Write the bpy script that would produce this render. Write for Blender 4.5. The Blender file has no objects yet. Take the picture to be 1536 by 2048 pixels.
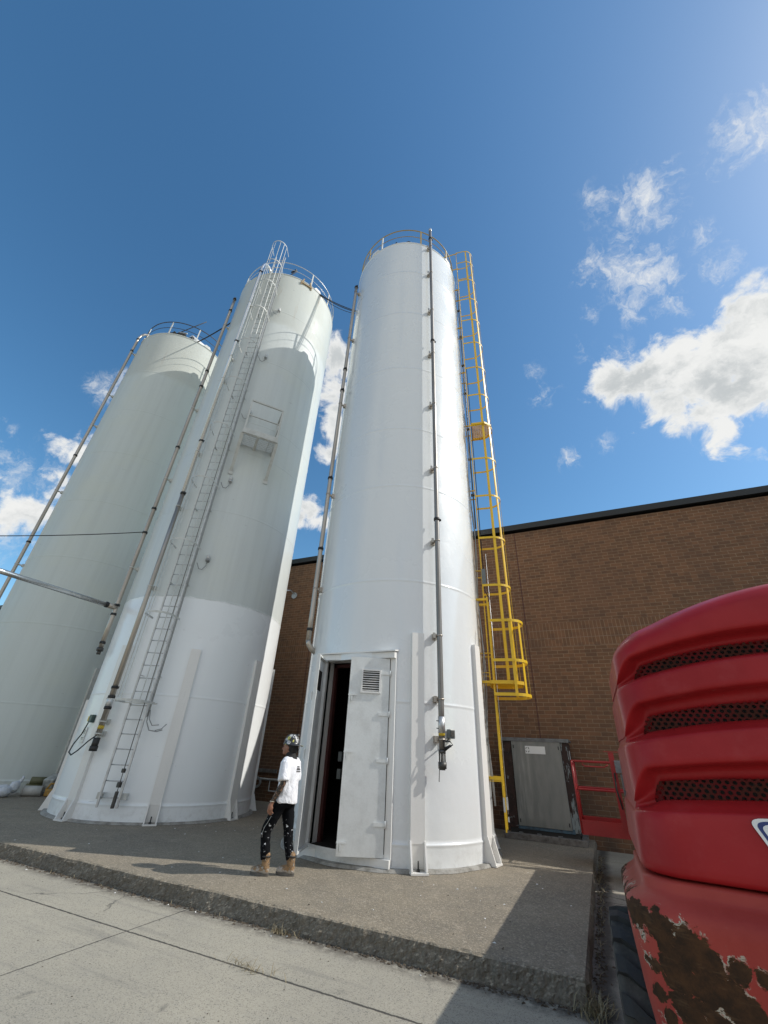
import bpy, bmesh, math, random
from math import sin, cos, pi, radians as rad, sqrt, atan2
from mathutils import Vector, Matrix
from mathutils.bvhtree import BVHTree
random.seed(7)
D = bpy.data
SC = bpy.context.scene
COL = SC.collection
V = Vector

# ------------------------------------------------------------------ mesh builder
class MB:
    def __init__(s):
        s.v = []; s.f = []; s.sm = []; s.mi = []
    def add(s, vs, fs, smooth=False, mi=0):
        o = len(s.v)
        s.v += [tuple(p) for p in vs]
        for f in fs:
            s.f.append(tuple(i + o for i in f)); s.sm.append(smooth); s.mi.append(mi)
        return s
    def box(s, c, d, R=None, mi=0, bev=0.0):
        x, y, z = d[0] / 2, d[1] / 2, d[2] / 2
        if bev > 0:
            b = min(bev, x * .9, y * .9, z * .9)
            bm = bmesh.new(); bmesh.ops.create_cube(bm, size=1)
            for v in bm.verts: v.co = V((v.co.x * 2 * x, v.co.y * 2 * y, v.co.z * 2 * z))
            bmesh.ops.bevel(bm, geom=bm.edges[:], offset=b, segments=2, affect='EDGES', profile=.5)
            bm.verts.index_update()
            vs = [v.co.copy() for v in bm.verts]; fs = [[v.index for v in f.verts] for f in bm.faces]
            bm.free()
        else:
            vs = [V((a * x, b_ * y, g * z)) for g in (-1, 1) for a, b_ in ((-1, -1), (1, -1), (1, 1), (-1, 1))]
            fs = [(3, 2, 1, 0), (4, 5, 6, 7), (0, 1, 5, 4), (1, 2, 6, 5), (2, 3, 7, 6), (3, 0, 4, 7)]
        if R is not None: vs = [R @ v for v in vs]
        return s.add([v + V(c) for v in vs], fs, False, mi)
    def beam(s, p0, p1, w, h, up=(0, 0, 1), mi=0, bev=0.0):
        """rectangular bar p0->p1; w across, h along `up`"""
        p0, p1 = V(p0), V(p1); d = (p1 - p0); L = d.length; d.normalize()
        u = V(up); u = u - d * u.dot(d)
        if u.length < 1e-4: u = d.orthogonal()
        u.normalize(); r = d.cross(u)
        R = Matrix((r, d, u)).transposed()
        return s.box((p0 + p1) / 2, (w, L, h), R, mi, bev)
    def tube(s, pts, r, n=8, closed=False, caps=True, mi=0, smooth=True):
        pts = [V(p) for p in pts]; N = len(pts)
        rs = r if isinstance(r, (list, tuple)) else [r] * N
        vs = []; fs = []; u = None
        for i, p in enumerate(pts):
            if closed: t = (pts[(i + 1) % N] - pts[i - 1])
            else: t = pts[min(i + 1, N - 1)] - pts[max(i - 1, 0)]
            t.normalize()
            if u is None: u = t.orthogonal().normalized()
            else:
                u = u - t * u.dot(t)
                u = u.normalized() if u.length > 1e-6 else t.orthogonal().normalized()
            w = t.cross(u)
            for k in range(n):
                a = 2 * pi * k / n
                vs.append(p + (u * cos(a) + w * sin(a)) * rs[i])
        for i in range(N if closed else N - 1):
            j = (i + 1) % N
            for k in range(n):
                l = (k + 1) % n
                fs.append((i * n + k, i * n + l, j * n + l, j * n + k))
        s.add(vs, fs, smooth, mi)
        if caps and not closed:
            o = len(s.v) - N * n
            s.f += [tuple(o + k for k in range(n))[::-1], tuple(o + (N - 1) * n + k for k in range(n))]
            s.sm += [False, False]; s.mi += [mi, mi]
        return s
    def strip(s, pts, normals, w, t, mi=0, closed=False):
        """flat bar: width w along z, thickness t along the given normals"""
        N = len(pts); vs = []; fs = []
        for p, nn in zip(pts, normals):
            p, nn = V(p), V(nn).normalized()
            for a, b in ((-1, -1), (1, -1), (1, 1), (-1, 1)):
                vs.append(p + nn * (a * t / 2) + V((0, 0, b * w / 2)))
        for i in range(N if closed else N - 1):
            j = (i + 1) % N
            for k in range(4):
                l = (k + 1) % 4
                fs.append((i * 4 + k, j * 4 + k, j * 4 + l, i * 4 + l))
        if not closed: fs += [(0, 1, 2, 3), tuple((N - 1) * 4 + k for k in (3, 2, 1, 0))]
        return s.add(vs, fs, False, mi)
    def lathe(s, prof, c, n=48, a0=0., a1=2 * pi, skip=None, smooth=True, mi=0, caps=False):
        """prof: (r,z) list; skip(i,k) -> drop that face"""
        full = abs(a1 - a0 - 2 * pi) < 1e-6
        K = n if full else n + 1; vs = []; fs = []
        for r, z in prof:
            for k in range(K):
                a = a0 + (a1 - a0) * k / n
                vs.append((c[0] + r * cos(a), c[1] + r * sin(a), c[2] + z))
        for i in range(len(prof) - 1):
            for k in range(n):
                if skip and skip(i, k): continue
                l = (k + 1) % K
                fs.append((i * K + k, i * K + l, (i + 1) * K + l, (i + 1) * K + k))
        s.add(vs, fs, smooth, mi)
        return s
    def cyl(s, p0, p1, r, n=16, mi=0, r1=None):
        return s.tube([p0, p1], [r, r if r1 is None else r1], n, mi=mi)
    def ball(s, c, r, n=12, sc=(1, 1, 1), mi=0):
        m = n // 2 + 1; vs = []; fs = []
        for i in range(m):
            th = pi * i / (m - 1)
            for k in range(n):
                a = 2 * pi * k / n
                vs.append((c[0] + r * sc[0] * sin(th) * cos(a), c[1] + r * sc[1] * sin(th) * sin(a), c[2] + r * sc[2] * cos(th)))
        for i in range(m - 1):
            for k in range(n):
                l = (k + 1) % n
                fs.append((i * n + k, (i + 1) * n + k, (i + 1) * n + l, i * n + l))
        return s.add(vs, fs, True, mi)
    def loft(s, rings, smooth=True, mi=0, caps=True, closed=True):
        n = len(rings[0]); fs = []; vs = [p for r in rings for p in r]
        for i in range(len(rings) - 1):
            for k in range(n if closed else n - 1):
                l = (k + 1) % n
                fs.append((i * n + k, i * n + l, (i + 1) * n + l, (i + 1) * n + k))
        s.add(vs, fs, smooth, mi)
        if caps:
            o = len(s.v) - n * len(rings)
            s.f += [tuple(o + k for k in range(n))[::-1], tuple(o + (len(rings) - 1) * n + k for k in range(n))]
            s.sm += [False, False]; s.mi += [mi, mi]
        return s
    def prism(s, poly, z0, z1, M=None, mi=0):
        n = len(poly); M = M or Matrix()
        vs = [M @ V((x, y, z0)) for x, y in poly] + [M @ V((x, y, z1)) for x, y in poly]
        fs = [tuple(range(n))[::-1], tuple(range(n, 2 * n))] + [(k, (k + 1) % n, n + (k + 1) % n, n + k) for k in range(n)]
        return s.add(vs, fs, False, mi)
    def build(s, name, mat, parent=None, loc=None, label=None, merge=False):
        me = D.meshes.new(name)
        vs = s.v
        if loc is not None: vs = [(p[0] - loc[0], p[1] - loc[1], p[2] - loc[2]) for p in vs]
        me.from_pydata(vs, [], s.f)
        me.polygons.foreach_set('use_smooth', s.sm)
        mats = mat if isinstance(mat, (list, tuple)) else [mat]
        for m in mats: me.materials.append(m)
        me.polygons.foreach_set('material_index', s.mi)
        bm = bmesh.new(); bm.from_mesh(me)
        if merge: bmesh.ops.remove_doubles(bm, verts=bm.verts, dist=1e-5)
        bmesh.ops.recalc_face_normals(bm, faces=bm.faces)
        bm.to_mesh(me); bm.free()
        me.update()
        o = D.objects.new(name, me); COL.objects.link(o)
        if loc is not None: o.location = loc
        if parent is not None: attach(o, parent)
        if label: o['label'] = label
        return o

def world_loc(o):
    l = V(o.location)
    if o.parent is not None: l = o.parent.matrix_basis @ (o.matrix_parent_inverse @ l) if False else l
    return l
ORIG = {}
def attach(o, parent):
    """children are built in world coordinates; the inverse keeps them there"""
    o.parent = parent
    o.matrix_parent_inverse = Matrix.Translation(-V(ORIG.get(parent.name, (0, 0, 0))))
def thing(name, label, cat, loc, group=None):
    o = D.objects.new(name, None); COL.objects.link(o); o.location = loc
    o.empty_display_size = .3
    ORIG[o.name] = V(loc)
    return tag(o, label, cat, group)
def tag(o, label, cat, group=None):
    o['label'] = label; o['category'] = cat
    if group: o['group'] = group
    return o
def kind(o, k):
    o['kind'] = k; return o

# ------------------------------------------------------------------ node helpers
class NT:
    def __init__(s, tree):
        s.t = tree; s.i = 0
    def __call__(s, typ, out=0, ins=None, **attrs):
        n = s.t.nodes.new(typ); n.location = (s.i * 40, -s.i * 20); s.i += 1
        for k, v in attrs.items(): setattr(n, k, v)
        for k, v in (ins or {}).items():
            sock = n.inputs[k]
            if isinstance(v, bpy.types.NodeSocket): s.t.links.new(v, sock)
            elif v is not None:
                sock.default_value = v
        return n.outputs[out] if out is not None else n
    def m(s, op, a, b=None, c=None, clamp=False):
        ins = {0: a}
        if b is not None: ins[1] = b
        if c is not None: ins[2] = c
        return s('ShaderNodeMath', 0, ins, operation=op, use_clamp=clamp)
    def vm(s, op, a, b=None, out=0):
        ins = {0: a}
        if b is not None: ins[1] = b
        return s('ShaderNodeVectorMath', out, ins, operation=op)
    def ramp(s, x, a, b, o0=0., o1=1., smooth=True):
        return s('ShaderNodeMapRange', 0, {0: x, 1: a, 2: b, 3: o0, 4: o1}, interpolation_type='SMOOTHSTEP' if smooth else 'LINEAR')
    def mix(s, f, a, b, blend='MIX'):
        n = s.t.nodes.new('ShaderNodeMix'); n.data_type = 'RGBA'; n.blend_type = blend; n.clamp_factor = True
        for k, v in ((0, f), (6, a), (7, b)):
            if isinstance(v, bpy.types.NodeSocket): s.t.links.new(v, n.inputs[k])
            else:
                if k and len(v) == 3: v = (*v, 1)
                n.inputs[k].default_value = v
        return n.outputs[2]
    def noise(s, vec, scale, detail=3., rough=.55, dist=0., out=0):
        return s('ShaderNodeTexNoise', out, {'Vector': vec, 'Scale': scale, 'Detail': detail, 'Roughness': rough, 'Distortion': dist})
    def vor(s, vec, scale, out=0, feature='F1', **k):
        return s('ShaderNodeTexVoronoi', out, {'Vector': vec, 'Scale': scale}, feature=feature, **k)
    def scale(s, vec, sc):
        return s.vm('MULTIPLY', vec, sc)
    def sep(s, vec):
        n = s('ShaderNodeSeparateXYZ', None, {0: vec}); return n.outputs
    def comb(s, x, y, z):
        return s('ShaderNodeCombineXYZ', 0, {0: x, 1: y, 2: z})
    def bump(s, h, strength=.3, dist=.01, normal=None):
        ins = {'Height': h, 'Strength': strength, 'Distance': dist}
        if normal is not None: ins['Normal'] = normal
        return s('ShaderNodeBump', 0, ins)

def C4(c): return (*c, 1) if len(c) == 3 else c
def mat(name, base=(.5, .5, .5), rough=.5, metal=0., coat=0., fn=None, spec=None):
    """fn(nt, coord, bsdf) may wire sockets of the principled shader"""
    m = D.materials.new(name); m.use_nodes = True
    t = m.node_tree; b = t.nodes['Principled BSDF']
    b.inputs['Base Color'].default_value = C4(base)
    b.inputs['Roughness'].default_value = rough
    b.inputs['Metallic'].default_value = metal
    b.inputs['Coat Weight'].default_value = coat
    if spec is not None: b.inputs['Specular IOR Level'].default_value = spec
    nt = NT(t)
    if fn:
        co = nt('ShaderNodeTexCoord', None).outputs['Object']
        r = fn(nt, co) or {}
        for k, v in r.items():
            sk = b.inputs[k]
            if isinstance(v, bpy.types.NodeSocket): t.links.new(v, sk)
            else: sk.default_value = v
    return m

def worn(base, dark, rough=(.35, .6), scale=3., amount=.35, fine=40., bump=.1, streak=False, spots=None):
    """generic weathered surface: cloudy tone variation, fine mottling, roughness variation"""
    def fn(nt, co):
        v = nt.scale(co, (1, 1, .12)) if streak else co
        a = nt.noise(v, scale, 6, .62)
        f = nt.noise(co, fine, 3, .6)
        k = nt.ramp(a, .38, .72, 0, amount)
        k2 = nt.m('MULTIPLY', nt.ramp(f, .45, .8), amount * .5)
        c = nt.mix(nt.m('ADD', k, k2, clamp=True), C4(base), C4(dark))
        if spots:
            sp = nt.ramp(nt.noise(co, spots[1], 5, .7), spots[2], spots[2] + .05)
            c = nt.mix(sp, c, C4(spots[0]))
        r = nt.ramp(a, .3, .75, rough[0], rough[1])
        return {'Base Color': c, 'Roughness': r, 'Normal': nt.bump(f, bump, .004)}
    return fn

# ------------------------------------------------------------------ materials
M = {}
def silo_paint(base, old, z_split=None, z_top=None, rough=.3, wobble=.03, dirt=.25, peel=.0016, coat=.3, cx=0, cy=0, stain=.0, scuff=0.):
    def fn(nt, co):
        x, y, z = nt.sep(co)[0:3]
        st = nt.noise(nt.scale(co, (1.6, 1.6, .07)), 2.2, 6, .62)           # long vertical streaks
        cl = nt.noise(co, .55, 5, .6)                                       # broad cloudiness
        fi = nt.noise(co, 26, 4, .65)
        new = nt.mix(nt.ramp(st, .45, .8, 0, dirt * .5), C4(base), C4(tuple(c * .84 for c in base)))
        new = nt.mix(nt.ramp(fi, .62, .8, 0, .12), new, (.45, .45, .42, 1))
        c = new; rg = nt.ramp(cl, .35, .7, rough * .75, rough * 1.35)
        if z_split is not None:
            od = nt.mix(nt.ramp(st, .4, .75, 0, dirt * 1.5), C4(old), C4(tuple(k * .78 for k in old)))
            od = nt.mix(nt.ramp(cl, .45, .75, 0, .45), od, C4((old[0] * 1.06, old[1] * 1.03, old[2] * .94)))
            od = nt.mix(nt.ramp(fi, .6, .78, 0, .22), od, (.33, .33, .29, 1))
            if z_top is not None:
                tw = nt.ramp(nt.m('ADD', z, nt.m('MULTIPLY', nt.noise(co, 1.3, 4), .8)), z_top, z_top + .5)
                od = nt.mix(nt.m('MULTIPLY', tw, .75), od, (.535, .555, .505, 1))  # top colour darkened to offset the bright sun there, with some yellowish staining
                ru = nt.noise(nt.scale(co, (2.2, 2.2, .22)), 2.4, 6, .7)
                ru = nt.m('MULTIPLY', nt.ramp(ru, .60, .74), nt.ramp(z, z_top - .3, z_top + 2.4))
                od = nt.mix(nt.m('MULTIPLY', ru, .7), od, (.36, .21, .09, 1))
            w = nt.m('MULTIPLY', nt.m('SUBTRACT', nt.noise(co, 3.5, 4), .5), wobble * 4)
            k = nt.ramp(nt.m('ADD', z, w), z_split - .012, z_split + .012)
            c = nt.mix(k, new, od); rg = nt.m('ADD', rg, nt.m('MULTIPLY', k, .22))
        if scuff > 0:                                                       # scrapes and bare specks
            sc = nt.noise(nt.scale(co, (1.1, 1.1, 5.5)), 3.1, 5, .7, 1.2)
            gate = nt.ramp(nt.noise(co, .8, 2), .55, .62)
            sc = nt.m('MULTIPLY', nt.ramp(sc, .675, .70), gate)
            c = nt.mix(nt.m('MULTIPLY', sc, scuff), c, (.16, .16, .15, 1))
        # grime and splash just above the ground
        gr = nt.m('MULTIPLY', nt.ramp(z, .5, .0), nt.ramp(nt.noise(co, 7, 5, .7), .42, .7))
        c = nt.mix(nt.m('MULTIPLY', gr, .25), c, (.30, .28, .24, 1))
        b1 = nt.noise(co, 9, 2, .5)
        nrm = nt.bump(nt.noise(co, 1.1, 3, .5), .6, .022)
        nrm = nt.bump(b1, .35, peel * 2.2, nrm)
        nrm = nt.bump(nt.noise(co, 60, 2), .25, peel, nrm)
        return {'Base Color': c, 'Roughness': rg, 'Normal': nrm, 'Coat Weight': coat, 'Coat Roughness': .10}
    return fn
M['paint_c'] = mat('silo_gloss_white', rough=.3, fn=silo_paint((.785, .81, .815), (.7, .7, .7), None, rough=.28, peel=.0026, coat=.7))
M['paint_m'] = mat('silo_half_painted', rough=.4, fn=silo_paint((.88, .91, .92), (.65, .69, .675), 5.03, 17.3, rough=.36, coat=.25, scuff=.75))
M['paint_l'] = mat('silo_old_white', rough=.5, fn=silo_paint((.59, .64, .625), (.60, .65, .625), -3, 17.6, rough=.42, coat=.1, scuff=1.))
M['white_trim'] = mat('white_gloss_trim', fn=worn((.83, .82, .79), (.64, .635, .61), (.25, .42), 2.5, .3, 30, .15, streak=True))
M['white_door'] = mat('white_door_paint', fn=worn((.74, .76, .75), (.54, .55, .53), (.3, .5), 4, .5, 35, .25, spots=((.55, .55, .53), 8, .73)))
M['white_old'] = mat('grey_white_steel', fn=worn((.62, .63, .60), (.40, .39, .35), (.4, .6), 6, .45, 50, .1, spots=((.30, .17, .08), 9, .72)))
M['galv'] = mat('galvanised_steel', metal=.75, fn=worn((.62, .63, .63), (.40, .40, .39), (.32, .55), 9, .5, 60, .1))
M['pipe'] = mat('weathered_aluminium_pipe', metal=.7, fn=worn((.50, .45, .39), (.28, .245, .20), (.26, .48), 5, .55, 60, .08, streak=True))
M['pipe_bright'] = mat('bright_aluminium_pipe', metal=.95, fn=worn((.74, .74, .73), (.50, .48, .46), (.18, .34), 5, .45, 60, .05, streak=True))
M['pipe_dark'] = mat('dark_steel_pipe', metal=.7, fn=worn((.27, .26, .245), (.14, .125, .11), (.3, .5), 6, .5, 60, .08, streak=True))
M['black'] = mat('black_rubber', fn=worn((.018, .018, .018), (.05, .048, .045), (.45, .7), 20, .5, 80, .1))
M['dark_steel'] = mat('dark_steel', metal=.5, fn=worn((.09, .09, .085), (.05, .035, .025), (.4, .6), 14, .6, 70, .1))
M['grey_box'] = mat('grey_enclosure', fn=worn((.16, .18, .18), (.09, .10, .10), (.35, .5), 9, .4, 60, .05))
M['green_box'] = mat('dark_green_enclosure', fn=worn((.05, .085, .075), (.03, .045, .04), (.35, .5), 9, .4, 60, .05))
M['yellow'] = mat('safety_yellow_paint', fn=worn((.78, .50, .018), (.58, .35, .02), (.3, .5), 4, .45, 40, .12, spots=((.32, .19, .06), 12, .74)))
M['ochre'] = mat('dull_ochre_rail', fn=worn((.40, .29, .085), (.28, .22, .12), (.4, .6), 6, .6, 40, .1))
M['yellow_tape'] = mat('yellow_tape', fn=worn((.72, .50, .03), (.06, .05, .03), (.4, .5), 30, .5, 80, .05))
M['wire'] = mat('black_cable', (.012, .013, .015), .6)
M['grey_wire'] = mat('grey_conduit', fn=worn((.30, .31, .31), (.2, .2, .2), (.4, .5), 9, .4, 60, .05))
M['lamp_glass'] = mat('frosted_lamp_glass', (.62, .62, .60), .3, coat=.4)
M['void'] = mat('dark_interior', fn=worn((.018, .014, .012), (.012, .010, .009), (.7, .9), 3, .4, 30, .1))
M['maroon'] = mat('maroon_primer', fn=worn((.075, .018, .016), (.03, .012, .010), (.5, .7), 5, .5, 40, .1))
M['coping'] = mat('dark_metal_coping', metal=.2, fn=worn((.022, .025, .027), (.035, .036, .036), (.4, .6), 3, .4, 30, .05))
M['grout'] = mat('base_grout', fn=worn((.36, .35, .32), (.17, .16, .14), (.75, .9), 6, .8, 45, .8))
M['membrane'] = mat('roof_sheet', fn=worn((.6, .6, .58), (.4, .4, .38), (.5, .7), 3, .4, 30, .2))

def brick_fn(nt, co):
    x, y, z = nt.sep(co)[0:3]
    n = nt.noise(co, 2.0, 3)
    def brick(vec, sc_w, sc_h, off):
        b = nt('ShaderNodeTexBrick', None, {'Vector': vec, 'Color1': (.205, .098, .048, 1), 'Color2': (.140, .072, .037, 1), 'Mortar': (.31, .215, .135, 1), 'Scale': 1., 'Mortar Size': .008, 'Mortar Smooth': .25, 'Bias': -.15, 'Brick Width': sc_w, 'Row Height': sc_h}, offset=off, squash=1.)
        return b.outputs[0], b.outputs[1]
    run, rf = brick(nt.comb(x, z, 0), .295, .1, .5)
    # three soldier courses: bricks on end, each course .235 m high starting at z = 4.52
    sz = nt.m('SUBTRACT', z, 4.52)
    sol, sf = brick(nt.comb(x, sz, 0), .1, .235, 0.)
    band = nt.m('MULTIPLY', nt.m('GREATER_THAN', sz, 0.), nt.m('LESS_THAN', sz, .705))
    sol = nt.mix(nt.ramp(nt.m('ABSOLUTE', nt.m('SUBTRACT', nt.m('MODULO', nt.m('ADD', sz, .1175), .235), .1175)), .006, .012, .7, 0), sol, (.24, .175, .13, 1))
    c = nt.mix(band, run, sol)
    mf = nt.m('ADD', nt.m('MULTIPLY', rf, nt.m('SUBTRACT', 1., band)), nt.m('MULTIPLY', sf, band))
    # every brick a little different, broad damp patches, pale efflorescence specks
    cell = nt.vm('FLOOR', nt.comb(nt.m('DIVIDE', x, .1475), 0, nt.m('DIVIDE', z, .1)))
    wn = nt('ShaderNodeTexWhiteNoise', 0, {'Vector': cell}, noise_dimensions='3D')
    c = nt.mix(nt.ramp(wn, .55, 1., 0, .38), c, (.085, .048, .032, 1))
    c = nt.mix(nt.ramp(wn, .22, 0., 0, .28), c, (.25, .125, .066, 1))
    c = nt.mix(nt.ramp(nt.noise(co, .35, 5, .6), .45, .75, 0, .35), c, (.085, .055, .042, 1))
    c = nt.mix(nt.ramp(nt.noise(co, 38, 3, .7), .58, .8, 0, .45), c, (.25, .165, .115, 1))
    c = nt.mix(nt.m('MULTIPLY', nt.ramp(z, 1.6, .0), nt.ramp(n, .35, .7, .1, .7)), c, (.055, .045, .038, 1))
    h = nt.m('ADD', nt.m('MULTIPLY', mf, -1.), nt.m('MULTIPLY', nt.noise(co, 55, 3, .7), .5))
    return {'Base Color': c, 'Roughness': .88, 'Normal': nt.bump(h, .8, .009)}
M['brick'] = mat('brown_brick', fn=brick_fn)

def pad_fn(nt, co):
    x, y, z = nt.sep(co)[0:3]
    big = nt.noise(co, .55, 5, .6); mid = nt.noise(co, 3.3, 5, .65); fine = nt.noise(co, 90, 3, .7)
    c = nt.mix(nt.ramp(big, .35, .68), (.268, .228, .166, 1), (.202, .176, .134, 1))
    c = nt.mix(nt.ramp(mid, .48, .72, 0, .55), c, (.33, .28, .21, 1))
    c = nt.mix(nt.ramp(nt.noise(co, 1.3, 6, .7), .56, .72, 0, .55), c, (.135, .125, .108, 1))
    # exposed aggregate: pale and dark pebbles
    ag = nt.vor(co, 62, 1); agd = nt.vor(co, 62, 0)
    lum = nt('ShaderNodeSeparateColor', 0, {0: ag})
    c = nt.mix(nt.m('MULTIPLY', nt.ramp(lum, .72, .95), .36), c, (.55, .48, .38, 1))
    c = nt.mix(nt.m('MULTIPLY', nt.ramp(lum, .3, .05), .36), c, (.085, .074, .062, 1))
    c = nt.mix(nt.ramp(fine, .5, .75, 0, .35), c, (.42, .37, .30, 1))
    # a few bleached scrapes and spilt white paint specks
    sp = nt.ramp(nt.noise(nt.scale(co, (1., 1.8, 1)), 5.5, 4, .75, 1.5), .735, .76)
    c = nt.mix(nt.m('MULTIPLY', sp, .7), c, (.55, .52, .47, 1))
    # the steep broken face is coloured darker than the walked-on top
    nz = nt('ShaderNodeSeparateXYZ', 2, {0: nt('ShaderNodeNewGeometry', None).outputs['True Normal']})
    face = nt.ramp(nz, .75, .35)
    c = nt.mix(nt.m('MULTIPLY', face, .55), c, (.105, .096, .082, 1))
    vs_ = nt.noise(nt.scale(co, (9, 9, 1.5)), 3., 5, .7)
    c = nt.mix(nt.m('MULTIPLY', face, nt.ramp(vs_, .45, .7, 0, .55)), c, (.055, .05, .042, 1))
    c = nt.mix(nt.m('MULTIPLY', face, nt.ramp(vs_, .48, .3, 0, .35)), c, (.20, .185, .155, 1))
    h = nt.m('ADD', nt.m('MULTIPLY', agd, -.7), nt.m('ADD', fine, nt.m('MULTIPLY', mid, 1.5)))
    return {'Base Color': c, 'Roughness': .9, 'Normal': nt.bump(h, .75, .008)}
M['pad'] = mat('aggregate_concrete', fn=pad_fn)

def road_fn(nt, co):
    x, y, z = nt.sep(co)[0:3]
    big = nt.noise(co, .6, 5, .6); mid = nt.noise(co, 4, 5, .65); fine = nt.noise(co, 150, 3, .75)
    c = nt.mix(nt.ramp(big, .35, .68), (.405, .373, .297, 1), (.34, .316, .257, 1))
    c = nt.mix(nt.ramp(mid, .5, .75, 0, .35), c, (.30, .285, .25, 1))
    c = nt.mix(nt.ramp(fine, .5, .72, 0, .55), c, (.24, .232, .205, 1))
    c = nt.mix(nt.ramp(nt.noise(co, 70, 2, .6), .55, .7, 0, .4), c, (.56, .53, .46, 1))
    ag = nt('ShaderNodeSeparateColor', 0, {0: nt.vor(co, 120, 1)})
    c = nt.mix(nt.m('MULTIPLY', nt.ramp(ag, .25, .03), .6), c, (.11, .105, .095, 1))
    # brushed swirl marks left by the finishing broom
    sw = nt.noise(nt.scale(co, (9, 40, 1)), 1.2, 3, .6, 1.0)
    c = nt.mix(nt.ramp(sw, .5, .75, 0, .22), c, (.27, .255, .22, 1))
    oil = nt.ramp(nt.noise(co, 1.9, 5, .7, .5), .62, .74, 0, .55)
    c = nt.mix(oil, c, (.13, .125, .11, 1))
    ty = nt.noise(nt.scale(co, (.35, 4.5, 1)), 1.3, 4, .6)
    c = nt.mix(nt.ramp(ty, .54, .72, 0, .36), c, (.17, .165, .15, 1))
    cr = nt.vor(nt.vm('ADD', co, nt.scale(nt.noise(co, 3, 4, .6, 0, 1), (.35, .35, 0))), .42, 0, 'DISTANCE_TO_EDGE')
    cr = nt.m('MULTIPLY', nt.ramp(cr, .006, .0015), nt.ramp(nt.noise(co, .7, 2), .53, .58))
    c = nt.mix(nt.m('MULTIPLY', cr, .75), c, (.09, .085, .075, 1))
    # dirt washed against the kerb, brownish
    wob = nt.m('MULTIPLY', nt.noise(co, 3, 4), .18)
    ed = nt.m('MULTIPLY', nt.ramp(nt.m('ADD', y, wob), 5.08, 5.36), nt.m('LESS_THAN', y, 5.6))
    ed = nt.m('MULTIPLY', ed, nt.m('LESS_THAN', x, -.3))
    c = nt.mix(nt.m('MULTIPLY', ed, nt.ramp(nt.noise(co, 9, 5, .7), .3, .6)), c, (.070, .058, .046, 1))
    es = nt.m('MULTIPLY', nt.ramp(nt.m('ABSOLUTE', nt.m('SUBTRACT', x, nt.m('ADD', -.40, wob))), .17, .02), nt.m('GREATER_THAN', y, 4.9))
    c = nt.mix(nt.m('MULTIPLY', es, .85), c, (.05, .045, .038, 1))
    # saw-cut joints filled with grit
    jw = nt.m('MULTIPLY', nt.m('SUBTRACT', nt.noise(co, 14, 4, .7), .5), .035)
    def joint(v, at, w):
        return nt.ramp(nt.m('ABSOLUTE', nt.m('SUBTRACT', nt.m('ADD', v, jw), at)), w, w * .45)
    below = nt.m('LESS_THAN', y, 5.4)
    j = nt.m('MAXIMUM', joint(y, 4.395, .017), nt.m('MULTIPLY', joint(x, -4.93, .011), below))
    j = nt.m('MAXIMUM', j, nt.m('MULTIPLY', joint(x, -14.5, .011), below))
    j = nt.m('MAXIMUM', j, nt.m('MULTIPLY', joint(x, 4.6, .011), below))
    right = nt.m('GREATER_THAN', x, -.42)
    j = nt.m('MAXIMUM', j, nt.m('MULTIPLY', nt.m('MAXIMUM', joint(y, 8.85, .012), joint(y, 12.1, .012)), right))
    c = nt.mix(nt.m('MULTIPLY', j, .92), c, (.045, .042, .037, 1))
    h = nt.m('ADD', fine, nt.m('MULTIPLY', j, -4.))
    return {'Base Color': c, 'Roughness': .88, 'Normal': nt.bump(h, .5, .004)}
M['road'] = mat('brushed_concrete', fn=road_fn)
def red_fn(base, dark, fade):
    def fn(nt, co):
        a = nt.noise(co, 1.7, 5, .6); f = nt.noise(co, 45, 4, .7)
        c = nt.mix(nt.ramp(a, .35, .7), C4(base), C4(dark))
        c = nt.mix(nt.ramp(nt.noise(co, 5, 5, .7), .5, .75, 0, .3), c, C4(fade))
        c = nt.mix(nt.ramp(f, .62, .8, 0, .25), c, (.30, .12, .10, 1))
        # stone chips and short scratches down to pale primer
        sc = nt.noise(nt.scale(co, (14, 14, 3.2)), 2.0, 3, .7, .6)
        c = nt.mix(nt.m('MULTIPLY', nt.ramp(sc, .755, .77), .8), c, (.55, .42, .38, 1))
        return {'Base Color': c, 'Roughness': nt.ramp(a, .3, .7, .30, .44), 'Normal': nt.bump(f, .06, .003)}
    return fn
M['red'] = mat('faded_red_gelcoat', spec=.22, fn=red_fn((.37, .020, .023), (.30, .013, .016), (.40, .055, .058)))
M['red_frame'] = mat('red_frame_paint', fn=red_fn((.33, .018, .018), (.25, .014, .014), (.40, .07, .06)))

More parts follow.
